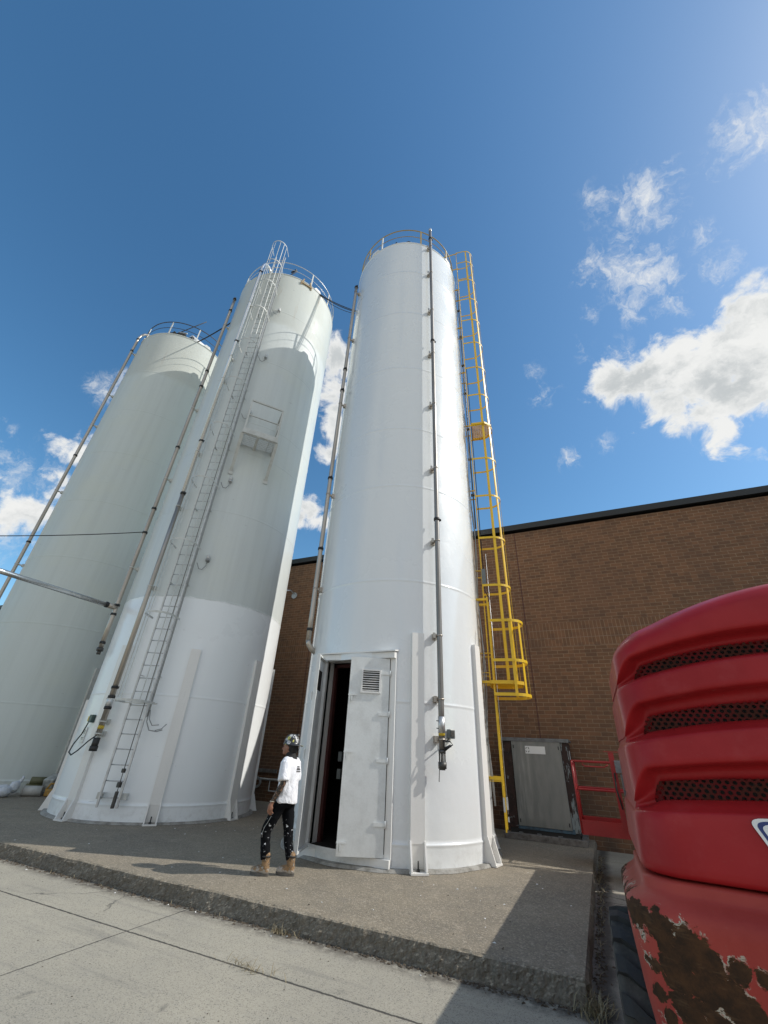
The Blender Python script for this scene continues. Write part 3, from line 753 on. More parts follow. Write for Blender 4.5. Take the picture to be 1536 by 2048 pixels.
def door_leaf(hinge, u, inward, vent_open):
    """hinge corner, unit vector along the leaf, inward = inside-face normal"""
    Wd = .745; T = .05; H_ = Z1 - Z0 - .02
    o = V((hinge[0], hinge[1], Z0 + .01)); u = V(u).normalized(); nn = V(inward).normalized(); up = V((0, 0, 1))
    Rm = Matrix((u, nn, up)).transposed()
    def c_(a, b, z): return o + u * a + nn * b + up * z
    vx0, vx1, vz0, vz1 = .19, .50, H_ - .60, H_ - .24
    mb = MB()
    # skin around the vent hole, then perimeter flanges on the inside
    for a0, a1, z0, z1 in ((0, vx0, 0, H_), (vx1, Wd, 0, H_), (vx0, vx1, 0, vz0), (vx0, vx1, vz1, H_)):
        mb.box(c_((a0 + a1) / 2, 0, (z0 + z1) / 2), (a1 - a0, .012, z1 - z0), Rm)
    for a0, a1, z0, z1 in ((0, .03, 0, H_), (Wd - .03, Wd, 0, H_), (.03, Wd - .03, 0, .03), (.03, Wd - .03, H_ - .03, H_)):
        mb.box(c_((a0 + a1) / 2, T / 2 + .006, (z0 + z1) / 2), (a1 - a0, T, z1 - z0), Rm)
    d = mb.build('door', M['white_door'], sc, label='right door leaf with a white louvre, swung part open' if not vent_open else 'left door leaf swung wide open with a dark vent hole')
    mb = MB()
    for a0, a1, z0, z1 in ((vx0 - .03, vx1 + .03, vz0 - .03, vz0), (vx0 - .03, vx1 + .03, vz1, vz1 + .03), (vx0 - .03, vx0, vz0, vz1), (vx1, vx1 + .03, vz0, vz1)):
        mb.box(c_((a0 + a1) / 2, -.012, (z0 + z1) / 2), (a1 - a0, .03, z1 - z0), Rm)
    if not vent_open:
        for k in range(9):
            z = vz0 + (k + .5) * (vz1 - vz0) / 9
            Rk = Rm @ Matrix.Rotation(rad(32), 3, 'X')
            mb.box(c_((vx0 + vx1) / 2, -.006, z), (vx1 - vx0, .036, .005), Rk)
        mb.build('louvre', M['white_trim'], d)
        mb = MB(); mb.box(c_((vx0 + vx1) / 2, .03, (vz0 + vz1) / 2), (vx1 - vx0 + .02, .006, vz1 - vz0 + .02), Rm); mb.build('insect_screen', M['void'], d)
    else:
        mb.build('vent_frame', M['white_trim'], d)
        mb = MB(); mb.box(c_((vx0 + vx1) / 2, .0, (vz0 + vz1) / 2), (vx1 - vx0 + .02, .006, vz1 - vz0 + .02), Rm); mb.build('insect_screen', M['void'], d)
    for z in (.42, 1.30, 2.02, 2.72):
        mb = MB(); mb.box(c_(.09, -.014, z), (.18, .012, .055), Rm); mb.cyl(c_(-.012, -.012, z - .05), c_(-.012, -.012, z + .05), .014, 8); mb.build('hinge', M['white_door'], d)
    for z in (.12, 1.36, 2.27):
        mb = MB(); mb.box(c_(Wd - .07, -.024, z + .05), (.15, .016, .022), Rm); mb.box(c_(Wd - .02, -.03, z - .02), (.022, .02, .14), Rm); mb.box(c_(Wd - .06, -.026, z - .01), (.03, .022, .08), Rm); mb.build('latch', M['white_door'], d)
    return d
# right leaf: outer face towards the camera side, hinge on the right
uR = V((-.886, -.463, 0)); door_leaf((X1 - .005, FY - .02), uR, (-.463, .886, 0), False)
uL = V((.34, -.94, 0)); door_leaf((X0 + .005, FY - .02), uL, (.94, .34, 0), True)

# ------------------------------------------------------------------ fill pipes
def clamp_ring(mb, p, r, h=.05, n=16):
    mb.tube([p - V((0, 0, h / 2)), p + V((0, 0, h / 2))], r, n)
def fill_pipe(label, c, R, deg, off, r, z0, z1, couplings, brackets, pm, top=None, extra=None, bright_from=None, gap=.0):
    base = pol(c, R + off, deg, z0)
    t = thing('fill_pipe', label, 'pipe', base, 'fill pipes up the silos')
    A = pol(c, R + off, deg, 0)
    pts = [A + V((0, 0, z0 + (z1 - z0) * i / 24)) for i in range(25)]
    if bright_from:
        mb = MB(); mb.tube([p for p in (A + V((0, 0, z0)), A + V((0, 0, (z0 + bright_from) / 2)), A + V((0, 0, bright_from)))], r, 16); mb.build('pipe', pm, t)
        mb = MB(); mb.tube([A + V((0, 0, bright_from)), A + V((0, 0, z1))] + (top or []), r * .98, 16); mb.build('upper_pipe', M['pipe_bright'], t)
    else:
        mb = MB(); mb.tube(pts + (top or []), r, 16); mb.build('pipe', pm, t)
    for z in couplings:
        mb = MB(); clamp_ring(mb, A + V((0, 0, z)), r + .016, .06); mb.box(A + V((0, 0, z)) + tdir(deg) * (r + .03), (.05, .03, .05)); mb.build('coupling', M['black'], t)
    for z in brackets:
        mb = MB(); clamp_ring(mb, A + V((0, 0, z)), r + .009, .025)
        mb.beam(A + V((0, 0, z)) - rdir(deg) * r * .9 - tdir(deg) * (r * .6), pol(c, R - .01, deg, z) - tdir(deg) * (r * .6), .045, .045)
        mb.beam(A + V((0, 0, z - .05)) - tdir(deg) * (r + .05) - rdir(deg) * r * .4, A + V((0, 0, z + .05)) - tdir(deg) * (r + .05) - rdir(deg) * r * .4, .05, .02, rdir(deg))
        mb.box(pol(c, R + .012, deg, z) - tdir(deg) * (r * .6), (.10, .10, .11), Matrix.Rotation(rad(deg), 3, 'Z')); mb.build('bracket', M['pipe'] if c is CC else M['white_old'], t)
    return t, A

p5, A5 = fill_pipe('dark steel fill pipe running up the front of the glossy silo past its rim', CC, CR, -43.9, .17, .054, 1.62, 19.3, [18.75, 12.68, 6.3], [18.2, 16.46, 14.26, 12.12, 9.99, 7.78, 5.75, 3.64, 2.48, 1.83], M['pipe_dark'])
mb = MB(); clamp_ring(mb, A5 + V((0, 0, 19.38)), .06, .16); mb.build('end_cap', M['galv'], p5)
mb = MB(); clamp_ring(mb, A5 + V((0, 0, 2.06)), .064, .26); mb.build('sleeve', M['galv'], p5)
mb = MB(); clamp_ring(mb, A5 + V((0, 0, 1.92)), .0575, .07); mb.build('warning_tape', M['yellow_tape'], p5)
mb = MB()
for k in range(4):
    q = A5 + rdir(-43.9 + 90 * k + 45) * .048
    mb.cyl(q + V((0, 0, 1.46)), q + V((0, 0, 1.66)), .014, 6)
clamp_ring(mb, A5 + V((0, 0, 1.44)), .072, .10); clamp_ring(mb, A5 + V((0, 0, 1.64)), .064, .05); clamp_ring(mb, A5 + V((0, 0, 1.385)), .05, .03)
mb.cyl(A5 - tdir(-43.9) * .055 + V((0, 0, 1.46)), A5 - tdir(-43.9) * .07 + V((0, 0, 1.20)), .007, 6)
mb.build('hose_coupling', M['dark_steel'], p5)
for z in (2.12, 2.0): mb = MB(); mb.cyl(A5 + V((0, 0, z)) - tdir(-43.9) * .05, A5 + V((0, 0, z)) - tdir(-43.9) * .10, .008, 6); mb.build('bolt', M['black'], p5)
# control box beside it
t = thing('junction_box', 'small grey electrical box with a looped black lead beside the dark fill pipe', 'electrical box', pol(CC, CR, -36.8, 1.9))
mb = MB(); Rz = Matrix.Rotation(rad(-36.8), 3, 'Z')
mb.box(pol(CC, CR + .06, -36.8, 1.93), (.10, .12, .15), Rz, bev=.012); mb.build('box', M['grey_box'], t)
mb = MB(); mb.box(pol(CC, CR + .115, -36.8, 1.935), (.012, .085, .11), Rz, bev=.004); mb.build('cover', M['dark_steel'], t)
mb = MB(); b0 = pol(CC, CR + .06, -38, 1.86); b1 = A5 + V((0, 0, 1.62))
mb.tube([b0, b0 + V((-.03, -.05, -.06)), A5 + V((.05, -.05, 1.81)), A5 + V((.16, -.03, 1.80)), A5 + V((.20, -.02, 1.755)), A5 + V((.12, -.03, 1.70)), b1 + V((.05, -.02, .03)), b1], .011, 8)
mb.tube([A5 + V((.17, -.03, 1.74)), A5 + V((.06, -.03, 1.69))], .022, 8); mb.build('lead', M['wire'], t)

p4, A4 = fill_pipe('weathered fill pipe up the left flank of the glossy silo, elbowed in at the bottom', CC, CR, -131, .17, .055, 3.66, 17.35, [17.3, 12.58, 11.59, 8.13, 5.95, 3.92], [17.0, 14.2, 11.0, 7.6, 4.9], M['pipe'])
mb = MB(); e = A4 + V((0, 0, 3.68)); mb.tube([e, e + V((0, 0, -.08)) - rdir(-131) * .02, e + V((0, 0, -.18)) - rdir(-131) * .10, e + V((0, 0, -.24)) - rdir(-131) * .2], .06, 14); mb.build('elbow', M['pipe'], p4)

top3 = [pol(MC, MR + .2 - d, -81, MH + z) for d, z in ((.02, .45), (.08, .68), (.20, .84), (.36, .90), (.55, .82), (1.0, .45), (1.35, .12))]
p3, A3 = fill_pipe('fill pipe left of the caged ladder, bending over the rim of the middle silo', MC, MR, -81, .2, .063, 1.62, MH + .2, [20.622, 15.64, 10.415, 8.294, 2.651], [18.238, 14.736, 13.471, 9.968, 7.827, 5.249, 1.911, 1.658], M['pipe'], top=top3, bright_from=8.3)
mb = MB(); clamp_ring(mb, A3 + V((0, 0, 2.33)), .075, .24); mb.build('sleeve', M['galv'], p3)
mb = MB(); clamp_ring(mb, A3 + V((0, 0, 2.44)), .082, .06); clamp_ring(mb, A3 + V((0, 0, 2.20)), .082, .06); clamp_ring(mb, A3 + V((0, 0, 1.36)), .085, .10); clamp_ring(mb, A3 + V((0, 0, 1.48)), .072, .20); mb.build('hose_coupling', M['black'], p3)
mb = MB(); clamp_ring(mb, A3 + V((0, 0, 1.79)), .0665, .07); mb.build('warning_tape', M['yellow_tape'], p3)

p2, A2 = fill_pipe('plain fill pipe on the left flank of the middle silo, meeting the overhead pipe', MC, MR, -115, .2, .06, 3.69, 19.8, [19.698, 18.822, 14.755, 13.86, 10.746, 8.158, 7.263, 4.898, 4.636, 3.838], [17.752, 12.692, 9.384, 6.076], M['pipe'], bright_from=None)
mb = MB(); clamp_ring(mb, A2 + V((0, 0, 3.66)), .085, .08); clamp_ring(mb, A2 + V((0, 0, 3.58)), .05, .1); mb.build('hose_coupling', M['dark_steel'], p2)
top1 = [pol(LC, LR + .2 - d, -109, LH + z) for d, z in ((.03, .38), (.12, .62), (.30, .76), (.55, .78), (.9, .55), (1.2, .12))]
p1, A1 = fill_pipe('fill pipe left of the farthest silo, with a bright bend over the rim', LC, LR, -109, .22, .062, 1.4, LH + .15, [20.55, 19.6, 12.48, 8.14, 4.2], [19.5, 16.35, 14.35, 10.6, 7.2, 3.0], M['pipe'], top=top1)

t = thing('overhead_pipe', 'level steel pipe crossing overhead from the middle silo towards the viewer', 'pipe', A2 + V((0, 0, 4.83)))
mb = MB(); mb.tube([A2 + V((0, -.07, 4.83)), A2 + V((0, -2.5, 4.82)), A2 + V((0, -4.8, 4.82))], .062, 16); mb.build('pipe', M['pipe_bright'], t)
mb = MB(); mb.tube([A2 + V((0, -.26, 4.83)), A2 + V((0, -.32, 4.83))], .08, 16); mb.build('coupling', M['black'], t)
mb = MB(); mb.tube([A2 + V((0, .0, 4.83)), A2 + V((0, -.25, 4.83))], .072, 16); mb.build('tee', M['pipe'], t)

# small motor box and sign at the foot of the middle silo's pipe
t = thing('junction_box', 'dark green socket box with yellow tag and long black lead at the middle silo', 'electrical box', pol(MC, MR, -96, 1.9))
mb = MB(); Rz = Matrix.Rotation(rad(-96), 3, 'Z'); mb.box(pol(MC, MR + .05, -95.5, 1.97), (.09, .13, .17), Rz, bev=.012); mb.build('box', M['green_box'], t)
mb = MB(); mb.box(pol(MC, MR + .008, -101.5, 1.97), (.015, .08, .11), Matrix.Rotation(rad(-101.5), 3, 'Z')); mb.build('tag', M['yellow_tape'], t)
mb = MB(); b0 = pol(MC, MR + .09, -96, 1.88)
mb.tube([b0, b0 + V((-.05, -.03, -.25)), pol(MC, MR + .13, -102, 1.42), pol(MC, MR + .15, -103, 1.25), pol(MC, MR + .17, -98, 1.20), pol(MC, MR + .2, -92, 1.30), pol(MC, MR + .21, -86, 1.50), A3 + V((-.06, 0, 1.62))], .014, 8); mb.build('lead', M['wire'], t)
t = thing('notice_plate', 'small white notice plate under the green socket box', 'sign', pol(MC, MR, -100.5, 1.62))
Rz = Matrix.Rotation(rad(-100.5), 3, 'Z')
mb = MB(); mb.box(pol(MC, MR + .012, -100.5, 1.62), (.012, .19, .34), Rz, bev=.004); mb.build('plate', M['decal_white'], t)
mb = MB()
for k, (w, z) in enumerate(((.13, 1.72), (.10, 1.69), (.13, 1.66), (.12, 1.56), (.08, 1.53))):
    mb.box(pol(MC, MR + .0205, -100.5, z), (.004, w, .012), Rz)
mb.build('print', M['dark_steel'], t)

# ------------------------------------------------------------------ ladders
def ladder_cage(t, c, R, deg, off, width, z0, z1, rung, stringer, mats, cage_z0, cage_z1, hoops, depth, cage_w, bars, bar_w, hoop_w, name='cage'):
    r_, t_ = rdir(deg), tdir(deg); o = pol(c, R + off, deg, 0)
    for s_ in (-1, 1):
        mb = MB(); mb.beam(o + t_ * (s_ * width / 2) + V((0, 0, z0)), o + t_ * (s_ * width / 2) + V((0, 0, z1)), stringer[0], stringer[1], r_); mb.build('stringer', mats[0], t)
    z = z0 + .18; mb = MB(); mb.cyl(o - t_ * (width / 2) + V((0, 0, z)), o + t_ * (width / 2) + V((0, 0, z)), .0115, 6)
    r0 = mb.build('rung', mats[0], t); k = 1
    while z + k * rung < z1 - .1:
        rk = r0.copy(); COL.objects.link(rk); rk.location = (0, 0, k * rung); k += 1
    k = z0 + .25
    while k < z1 - .6:
        for s_ in (-1, 1):
            mb = MB(); a = o + t_ * (s_ * width / 2) + V((0, 0, k)); mb.beam(a, a - r_ * off, .05, .012, (0, 0, 1)); mb.build('standoff', mats[0], t)
        k += 2.4
    def outline(dp, w, n=16):
        pts = []; nr = []
        pts.append(o + t_ * (-w / 2)); nr.append(-t_)
        st = dp - w / 2
        for i in range(n + 1):
            a = pi * i / n
            pts.append(o + r_ * (st + sin(a) * w / 2) - t_ * (cos(a) * w / 2)); nr.append(r_ * sin(a) - t_ * cos(a))
        pts.append(o + t_ * (w / 2)); nr.append(t_)
        return pts, nr
    pts, nr = outline(depth, cage_w)
    cg = None
    for z in hoops:
        mb = MB(); mb.strip([p + V((0, 0, z)) for p in pts], nr, hoop_w, .008)
        h = mb.build('hoop', mats[1], t)
    for b in bars:
        i = b * (len(pts) - 1); i0 = min(int(i), len(pts) - 2); fr = i - i0
        p = pts[i0].lerp(pts[i0 + 1], fr); nn = nr[i0].lerp(nr[i0 + 1], fr).normalized()
        p = p - nn * .012
        mb = MB(); mb.beam(p + V((0, 0, cage_z0)), p + V((0, 0, cage_z1)), bar_w, .007, nn); mb.build('cage_bar', mats[1], t)
    return o, r_, t_, pts, nr

# middle silo: grey ladder with thin cage
t = thing('caged_ladder', 'tall thin grey caged ladder climbing the whole front of the middle silo', 'ladder', pol(MC, MR + .2, -63.5, .3), 'caged ladders')
ladder_cage(t, MC, MR, -63.5, .20, .43, .3, 21.74, .30, (.035, .05), (M['galv'], M['white_old']), 2.31, 21.82,
            [2.339, 4.344, 6.368, 8.46, 10.6, 12.741, 14.833, 16.876, 18.725, 20.282, 21.819], .70, .70, [.10, .25, .40, .60, .75, .90], .022, .05)
r_, t_ = rdir(-63.5), tdir(-63.5); o = pol(MC, MR + .2, -63.5, 0)
mb = MB()   # flat plate closing the bottom of the cage
mb.beam(o - t_ * .40 + r_ * .72 + V((0, 0, 2.34)), o + t_ * .36 + r_ * .1 + V((0, 0, 2.34)), .06, .02); mb.beam(o - t_ * .40 + V((0, 0, 2.33)), o + t_ * .40 + V((0, 0, 2.33)), .07, .025)
mb.build('cage_bottom', M['white_old'], t)
mb = MB()   # ladder safety rail with its catch
q = o + t_ * .14 + r_ * .05
mb.cyl(q + V((0, 0, .32)), q + V((0, 0, 21.6)), .008, 6); mb.box(q + V((0, 0, .45)), (.06, .06, .30), Matrix.Rotation(rad(-63.5), 3, 'Z'), bev=.01); mb.box(q + V((0, 0, .72)), (.09, .07, .10), bev=.01)
mb.box(q + V((0, 0, .98)), (.08, .06, .08), bev=.01); mb.build('safety_rail', M['dark_steel'], t)
for s_ in (-1, 1):
    mb = MB(); mb.box(o + t_ * (s_ * .27) + V((0, 0, .50)) - r_ * .1, (.09, .10, .12), Matrix.Rotation(rad(-63.5), 3, 'Z')); mb.build('foot_bracket', M['white_old'], t)
mb = MB()   # cable conduits clipped along the right stringer
for k in (0, 1): mb.tube([o + t_ * (.26 + .03 * k) + r_ * (.01 * k) + V((0, 0, z)) for z in (2.05, 8, 14, 20.1)], .0095, 6)
mb.build('conduit', M['grey_wire'], t)
mb = MB()
w0 = o + t_ * .27 + V((0, 0, 2.2)) - r_ * .02
mb.tube([w0, w0 + V((.02, 0, -.25)), w0 + t_ * .12 + V((0, 0, -.42)), w0 + t_ * .30 + V((0, 0, -.44)), w0 + t_ * .40 - r_ * .06 + V((0, 0, -.40))], .012, 6)
mb.tube([w0 + t_ * .02, w0 + t_ * .06 + V((0, 0, -.2)), w0 + t_ * .16 + V((0, 0, -.32)), w0 + t_ * .30 - r_ * .04 + V((0, 0, -.30))], .010, 6)
mb.tube([w0 + t_ * .26 + V((0, 0, -.42)), w0 + t_ * .40 + V((0, 0, -.38)), w0 + t_ * .46 - r_ * .06 + V((0, 0, -.28))], .010, 6)
mb.build('loose_cable', M['grey_wire'], t)

# bulkhead lamps beside the ladder, fed by drooping conduits
for i, (z, lab) in enumerate(((6.17, 'bulkhead lamp beside the ladder just above the fresh paint line'), (8.95, 'bulkhead lamp under the left brace of the grating platform'), (11.91, 'bulkhead lamp between the handrails of the grating platform'),
                              (14.93, 'bulkhead lamp by the ladder, second below the middle silo rim'), (17.95, 'bulkhead lamp by the ladder, nearest below the middle silo rim'))):
    deg = -50.6
    t = thing('bulkhead_lamp', lab, 'lamp', pol(MC, MR, deg, z), 'bulkhead lamps along the ladder')
    mb = MB(); mb.cyl(pol(MC, MR - .005, deg, z - .03), pol(MC, MR + .08, deg, z - .03), .055, 14); mb.cyl(pol(MC, MR + .075, deg, z - .07), pol(MC, MR + .075, deg, z - .005), .06, 12); mb.build('housing', M['galv'] if i else M['grey_wire'], t)
    mb = MB(); mb.cyl(pol(MC, MR + .075, deg, z), pol(MC, MR + .075, deg, z + .09), .05, 14); mb.ball(pol(MC, MR + .075, deg, z + .09), .05, 12); mb.build('lamp_glass', M['lamp_glass'], t)
    mb = MB(); e0 = pol(MC, MR + .075, deg, z - .07); e1 = pol(MC, MR + .15, -56.2, z - .18)
    mb.tube([e0, e0 + V((-.01, 0, -.14)), e0.lerp(e1, .3) + V((0, 0, -.24)), e0.lerp(e1, .65) + V((0, 0, -.20)), e1], .012, 8); mb.build('lead', M['grey_wire'], t)

# grating platform on the middle silo
a0, a1, zp, dp = -50.3, -27.0, 10.45, .83
mid = (a0 + a1) / 2; r_, t_ = rdir(mid), tdir(mid); hw = MR * sin(rad((a1 - a0) / 2)) + .06
o = pol(MC, MR * cos(rad((a1 - a0) / 2)), mid, zp)
t = thing('access_platform', 'small grey grating platform with handrails bracketed to the middle silo', 'platform', o)
def Q(a, b, z): return o + r_ * a + t_ * b + V((0, 0, z))
mb = MB()
n_ = 24
for k in range(n_ + 1): mb.beam(Q(.02, -hw + 2 * hw * k / n_, .03), Q(dp, -hw + 2 * hw * k / n_, .03), .006, .03)
for k in range(9): mb.beam(Q(.04 + (dp - .06) * k / 8, -hw, .034), Q(.04 + (dp - .06) * k / 8, hw, .034), .010, .026)
mb.build('grating', M['white_old'], t)
mb = MB()
mb.beam(Q(dp + .01, -hw - .03, .02), Q(dp + .01, hw + .03, .02), .02, .13); mb.beam(Q(dp - .02, -hw - .03, -.055), Q(dp - .02, hw + .03, -.055), .08, .012)
for b in (-hw - .03, hw + .03): mb.beam(Q(-.05, b, .0), Q(dp, b, .0), .05, .12)
mb.beam(Q(-.1, -.05, -.05), Q(dp, -.05, -.05), .09, .07)
mb.beam(Q(.1, hw * .62, -.01), Q(dp, hw * .62, -.01), .012, .03)
mb.build('frame', M['white_old'], t)
for b in (-hw - .03, hw + .03):
    mb = MB(); e = o + t_ * b; q = V((e.x - MC[0], e.y - MC[1], 0)).normalized()
    wall_ = V((MC[0], MC[1], 0)) + q * (MR + .03)
    mb.beam(Q(dp - .03, b, -.07), V((wall_.x, wall_.y, zp - 1.12)), .10, .035, r_); mb.beam(V((wall_.x, wall_.y, zp - 1.06)), V((wall_.x, wall_.y, zp - 1.24)), .15, .02, r_); mb.build('brace', M['white_old'], t)
mb = MB()
for b in (-hw, hw): mb.beam(Q(dp, b, .05), Q(dp, b, 1.38), .06, .03, r_); mb.beam(Q(dp, b, 1.38), Q(.08, b, 1.38), .06, .05); mb.beam(Q(.10, b, .05), Q(.10, b, 1.36), .05, .03, r_)
mb.beam(Q(dp, -hw, 1.38), Q(dp, hw, 1.38), .06, .055); mb.beam(Q(dp, -hw, .72), Q(dp, hw, .72), .045, .03); mb.beam(Q(dp, -hw, .11), Q(dp, hw, .11), .01, .10)
mb.beam(Q(dp, hw, .72), Q(.1, hw, .72), .035, .015)
mb.build('handrail', M['white_old'], t)

# glossy silo: yellow ladder
t = thing('caged_ladder', 'yellow caged ladder on the right flank of the glossy silo, stopping at a rest platform', 'ladder', pol(CC, CR + .15, 10, 3), 'caged ladders')
hoops = [5.18 + 1.28 * k for k in range(12)] + [20.05]
o, r_, t_, pts, nr = ladder_cage(t, CC, CR, 10, .15, .46, 2.95, 20.1, .30, (.065, .02), (yel, yel), 3.05, 20.05, hoops, .66, .70, [.13, .32, .5, .68, .87], .055, .055)
for s_ in (-1, 1):   # walk-through rails at the top
    mb = MB(); a = o + t_ * (s_ * .32)
    mb.tube([a + r_ * .05 + V((0, 0, 20.05)), a - r_ * .5 + V((0, 0, 20.0)), a - r_ * .9 + V((0, 0, 19.55))], .02, 8); mb.build('walk_through_rail', yel, t)
def half_platform(z, a_in, a_out, w):
    mb = MB(); n_ = 14
    for k in range(n_ + 1):
        b = -w / 2 + w * k / n_; L_ = a_in + (a_out - a_in) * (1 - max(0, abs(b) / (w / 2) - .45) * .55)
        mb.beam(o + r_ * a_in + t_ * b + V((0, 0, z)), o + r_ * L_ + t_ * b + V((0, 0, z)), .006, .03)
    for k in range(9): 
        a = a_in + .03 + (a_out - a_in - .06) * k / 8; ww = w if k < 5 else w * (1 - (k - 4) * .10)
        mb.beam(o + r_ * a - t_ * (ww / 2) + V((0, 0, z + .003)), o + r_ * a + t_ * (ww / 2) + V((0, 0, z + .003)), .008, .024)
    mb.build('rest_grating', yel, t)
    mb = MB(); out = [(a_in, -w / 2), (a_in + (a_out - a_in) * .68, -w / 2), (a_out, -w * .27), (a_out, w * .27), (a_in + (a_out - a_in) * .68, w / 2), (a_in, w / 2)]
    for (a, b), (c_, d) in zip(out, out[1:] + out[:1]): mb.beam(o + r_ * a + t_ * b + V((0, 0, z - .01)), o + r_ * c_ + t_ * d + V((0, 0, z - .01)), .012, .07)
    mb.build('rest_frame', yel, t)
half_platform(10.35, .06, .62, .74); half_platform(3.0, .02, .70, .80)
# lower ladder with its own wider cage, standing further out
t2 = thing('caged_ladder', 'short lower yellow ladder with a wider flared cage, grey lower end near the grey cabinet', 'ladder', pol(CC, CR + .24, 10, .4), 'caged ladders')
o2, r2_, t2_, pts2, nr2 = ladder_cage(t2, CC, CR, 7.5, .24, .40, .95, 4.9, .30, (.075, .03), (yel, yel), 2.72, 4.32, [2.74, 3.42, 4.28], .74, .80, [.14, .32, .5, .68, .86], .055, .06)
mb = MB(); mb.beam(o2 - t2_ * .2 + V((0, 0, .42)), o2 - t2_ * .2 + V((0, 0, .72)), .07, .028, r2_); mb.beam(o2 + t2_ * .2 + V((0, 0, .42)), o2 + t2_ * .2 + V((0, 0, .94)), .07, .028, r2_); mb.build('lower_rail', yel, t2)
mb = MB(); mb.beam(o2 - t2_ * .2 + V((0, 0, .72)), o2 - t2_ * .2 + V((0, 0, .948)), .077, .032, r2_); mb.build('rail_splice', M['galv'], t2)
for z in (1.25, 3.0, 4.84):
    for s_ in (-1, 1): mb = MB(); mb.beam(o2 + t2_ * (s_ * .2) + V((0, 0, z)), o2 + t2_ * (s_ * .2) - r2_ * .25 + V((0, 0, z)), .06, .05); mb.build('wall_bracket', yel, t2)
mb = MB(); mb.strip([o2 - t2_ * .4 + V((0, 0, 2.74)), o2 + t2_ * .4 + V((0, 0, 2.74))], [-r2_, -r2_], .06, .01); mb.build('hoop', yel, t2)
mb = MB()
q = o2 - t2_ * .24 + r2_ * .06
mb.tube([q + V((0, 0, z)) for z in (.7, 3, 6)], .006, 6); mb.box(q + V((0, 0, .86)), (.03, .03, .2), bev=.005); mb.box(q + V((0, 0, .62)), (.02, .03, .08)); mb.build('safety_cable', M['galv'], t2)
t = thing('starter_box', 'small grey switch box strapped to the yellow ladder rail', 'electrical box', o + t_ * -.27 + V((0, 0, 5.2)))
mb = MB(); q = o - t_ * .27 + r_ * .05; mb.box(q + V((0, 0, 5.42)), (.10, .06, .42), Matrix.Rotation(rad(10), 3, 'Z'), bev=.012); mb.build('box', M['grey_box'], t)
mb = MB(); mb.tube([q + V((0, 0, 5.6)), q + V((0, 0, 9)), q + V((0, 0, 13))], .012, 6); mb.tube([q + V((0, 0, 5.2)), q + V((0, 0, 5.05)), q + V((.05, .1, 4.95))], .012, 6); mb.build('conduit', M['wire'], t)
# loose cable and bits running up behind the ladder
mb = MB()
for k in range(2):
    mb.tube([pol(CC, CR + .05 + .03 * sin(z * 2.1 + k), 2.5 + 2.5 * k + 1.2 * sin(z * 1.3 + k * 2), z) for z in [.8 + .35 * i for i in range(52 if k else 30)]], .012, 6)
tag(mb.build('cable_run', M['grey_wire'], loc=pol(CC, CR, 3, .8)), 'loose grey cables snaking up the glossy silo behind the yellow ladder', 'cable')
mb = MB()
mb.tube([pol(CC, CR + .09, 14, z) for z in (7, 12, 18.2)], .02, 6)
for z in (8.1, 9.4, 10.6, 12.2, 13.6, 15.2, 16.8): mb.box(pol(CC, CR + .08, 14, z), (.1, .06, .06))
tag(mb.build('vent_line', M['dark_steel'], loc=pol(CC, CR, 14, 7)), 'thin dark pipe with clips between glossy silo and yellow ladder', 'pipe')

# ------------------------------------------------------------------ cables and roof gear
def sag(p0, p1, s_, n=16): return [V(p0).lerp(V(p1), i / n) - V((0, 0, s_ * 4 * (i / n) * (1 - i / n))) for i in range(n + 1)]
cA = pol(MC, MR - .03, -12, MH + .04); cB = pol(CC, CR - .05, 176, CH - .12)
mb = MB()
for k, s_ in enumerate((.18, .24, .40)): mb.tube(sag(cA + V((0, .04 * k, 0)), cB + V((0, .05 * k - .05, .03 * k)), s_), .018 if k < 2 else .012, 6)
tag(mb.build('cable', M['wire'], loc=cA), 'bundle of black cables strung between the middle and glossy silo tops', 'cable', 'cables between the silo tops')
cC = pol(LC, LR - .05, -28, LH + .04); cD = pol(MC, MR + .02, -152, MH - .15)
mb = MB(); mb.tube(sag(cC, cD, .12), .03, 6)
tag(mb.build('cable', M['wire'], loc=cC), 'thick black cable strung between the farthest and middle silo tops', 'cable', 'cables between the silo tops')
mb = MB(); e0 = A2 + V((0, -.06, 7.26)); mb.tube(sag(e0, V((-15.6, 4.2, 6.3)), .06), .014, 6)
tag(mb.build('guy_wire', M['wire'], loc=e0), 'thin dark wire running left from the middle silo fill pipe', 'wire')
# farthest silo: filter housing and clutter on the roof
t = thing('roof_filter', 'white domed filter drum with dark machinery on the farthest silo roof', 'filter', (LC[0], LC[1], LH + .2))
q = pol(LC, 1.45, -32, LH + .1)
mb = MB(); mb.tube([q + V((-.05, -.35, .42)), q + V((.12, .55, .42))], .5, 28); mb.build('drum', M['decal_white'], t)
mb = MB()
for k in range(26):
    a = -78 + random.random() * 42; rr = LR - .25 - random.random() * .45
    mb.box(pol(LC, rr, a, LH + .18 + random.random() * .35), (.08 + random.random() * .28, .08 + random.random() * .2, .06 + random.random() * .26), Matrix.Rotation(random.random() * 3, 3, V((.3, .5, 1)).normalized()), bev=.01)
mb.build('machinery', M['dark_steel'], t)
mb = MB(); q = pol(LC, LR - .3, -60, LH + .3); mb.cyl(q, q + V((1.45, .55, 1.05)), .022, 6); mb.build('jib', M['dark_steel'], t)
mb = MB(); q = pol(LC, LR - .2, -52, LH + .3); mb.beam(q + V((-.15, 0, .22)), q + V((.45, .12, -.05)), .07, .05); mb.build('arm', M['galv'], t)
t = thing('roof_valves', 'row of black valve stubs and a bent pipe on the glossy silo roof', 'valves', (CC[0], CC[1], CH + .2))
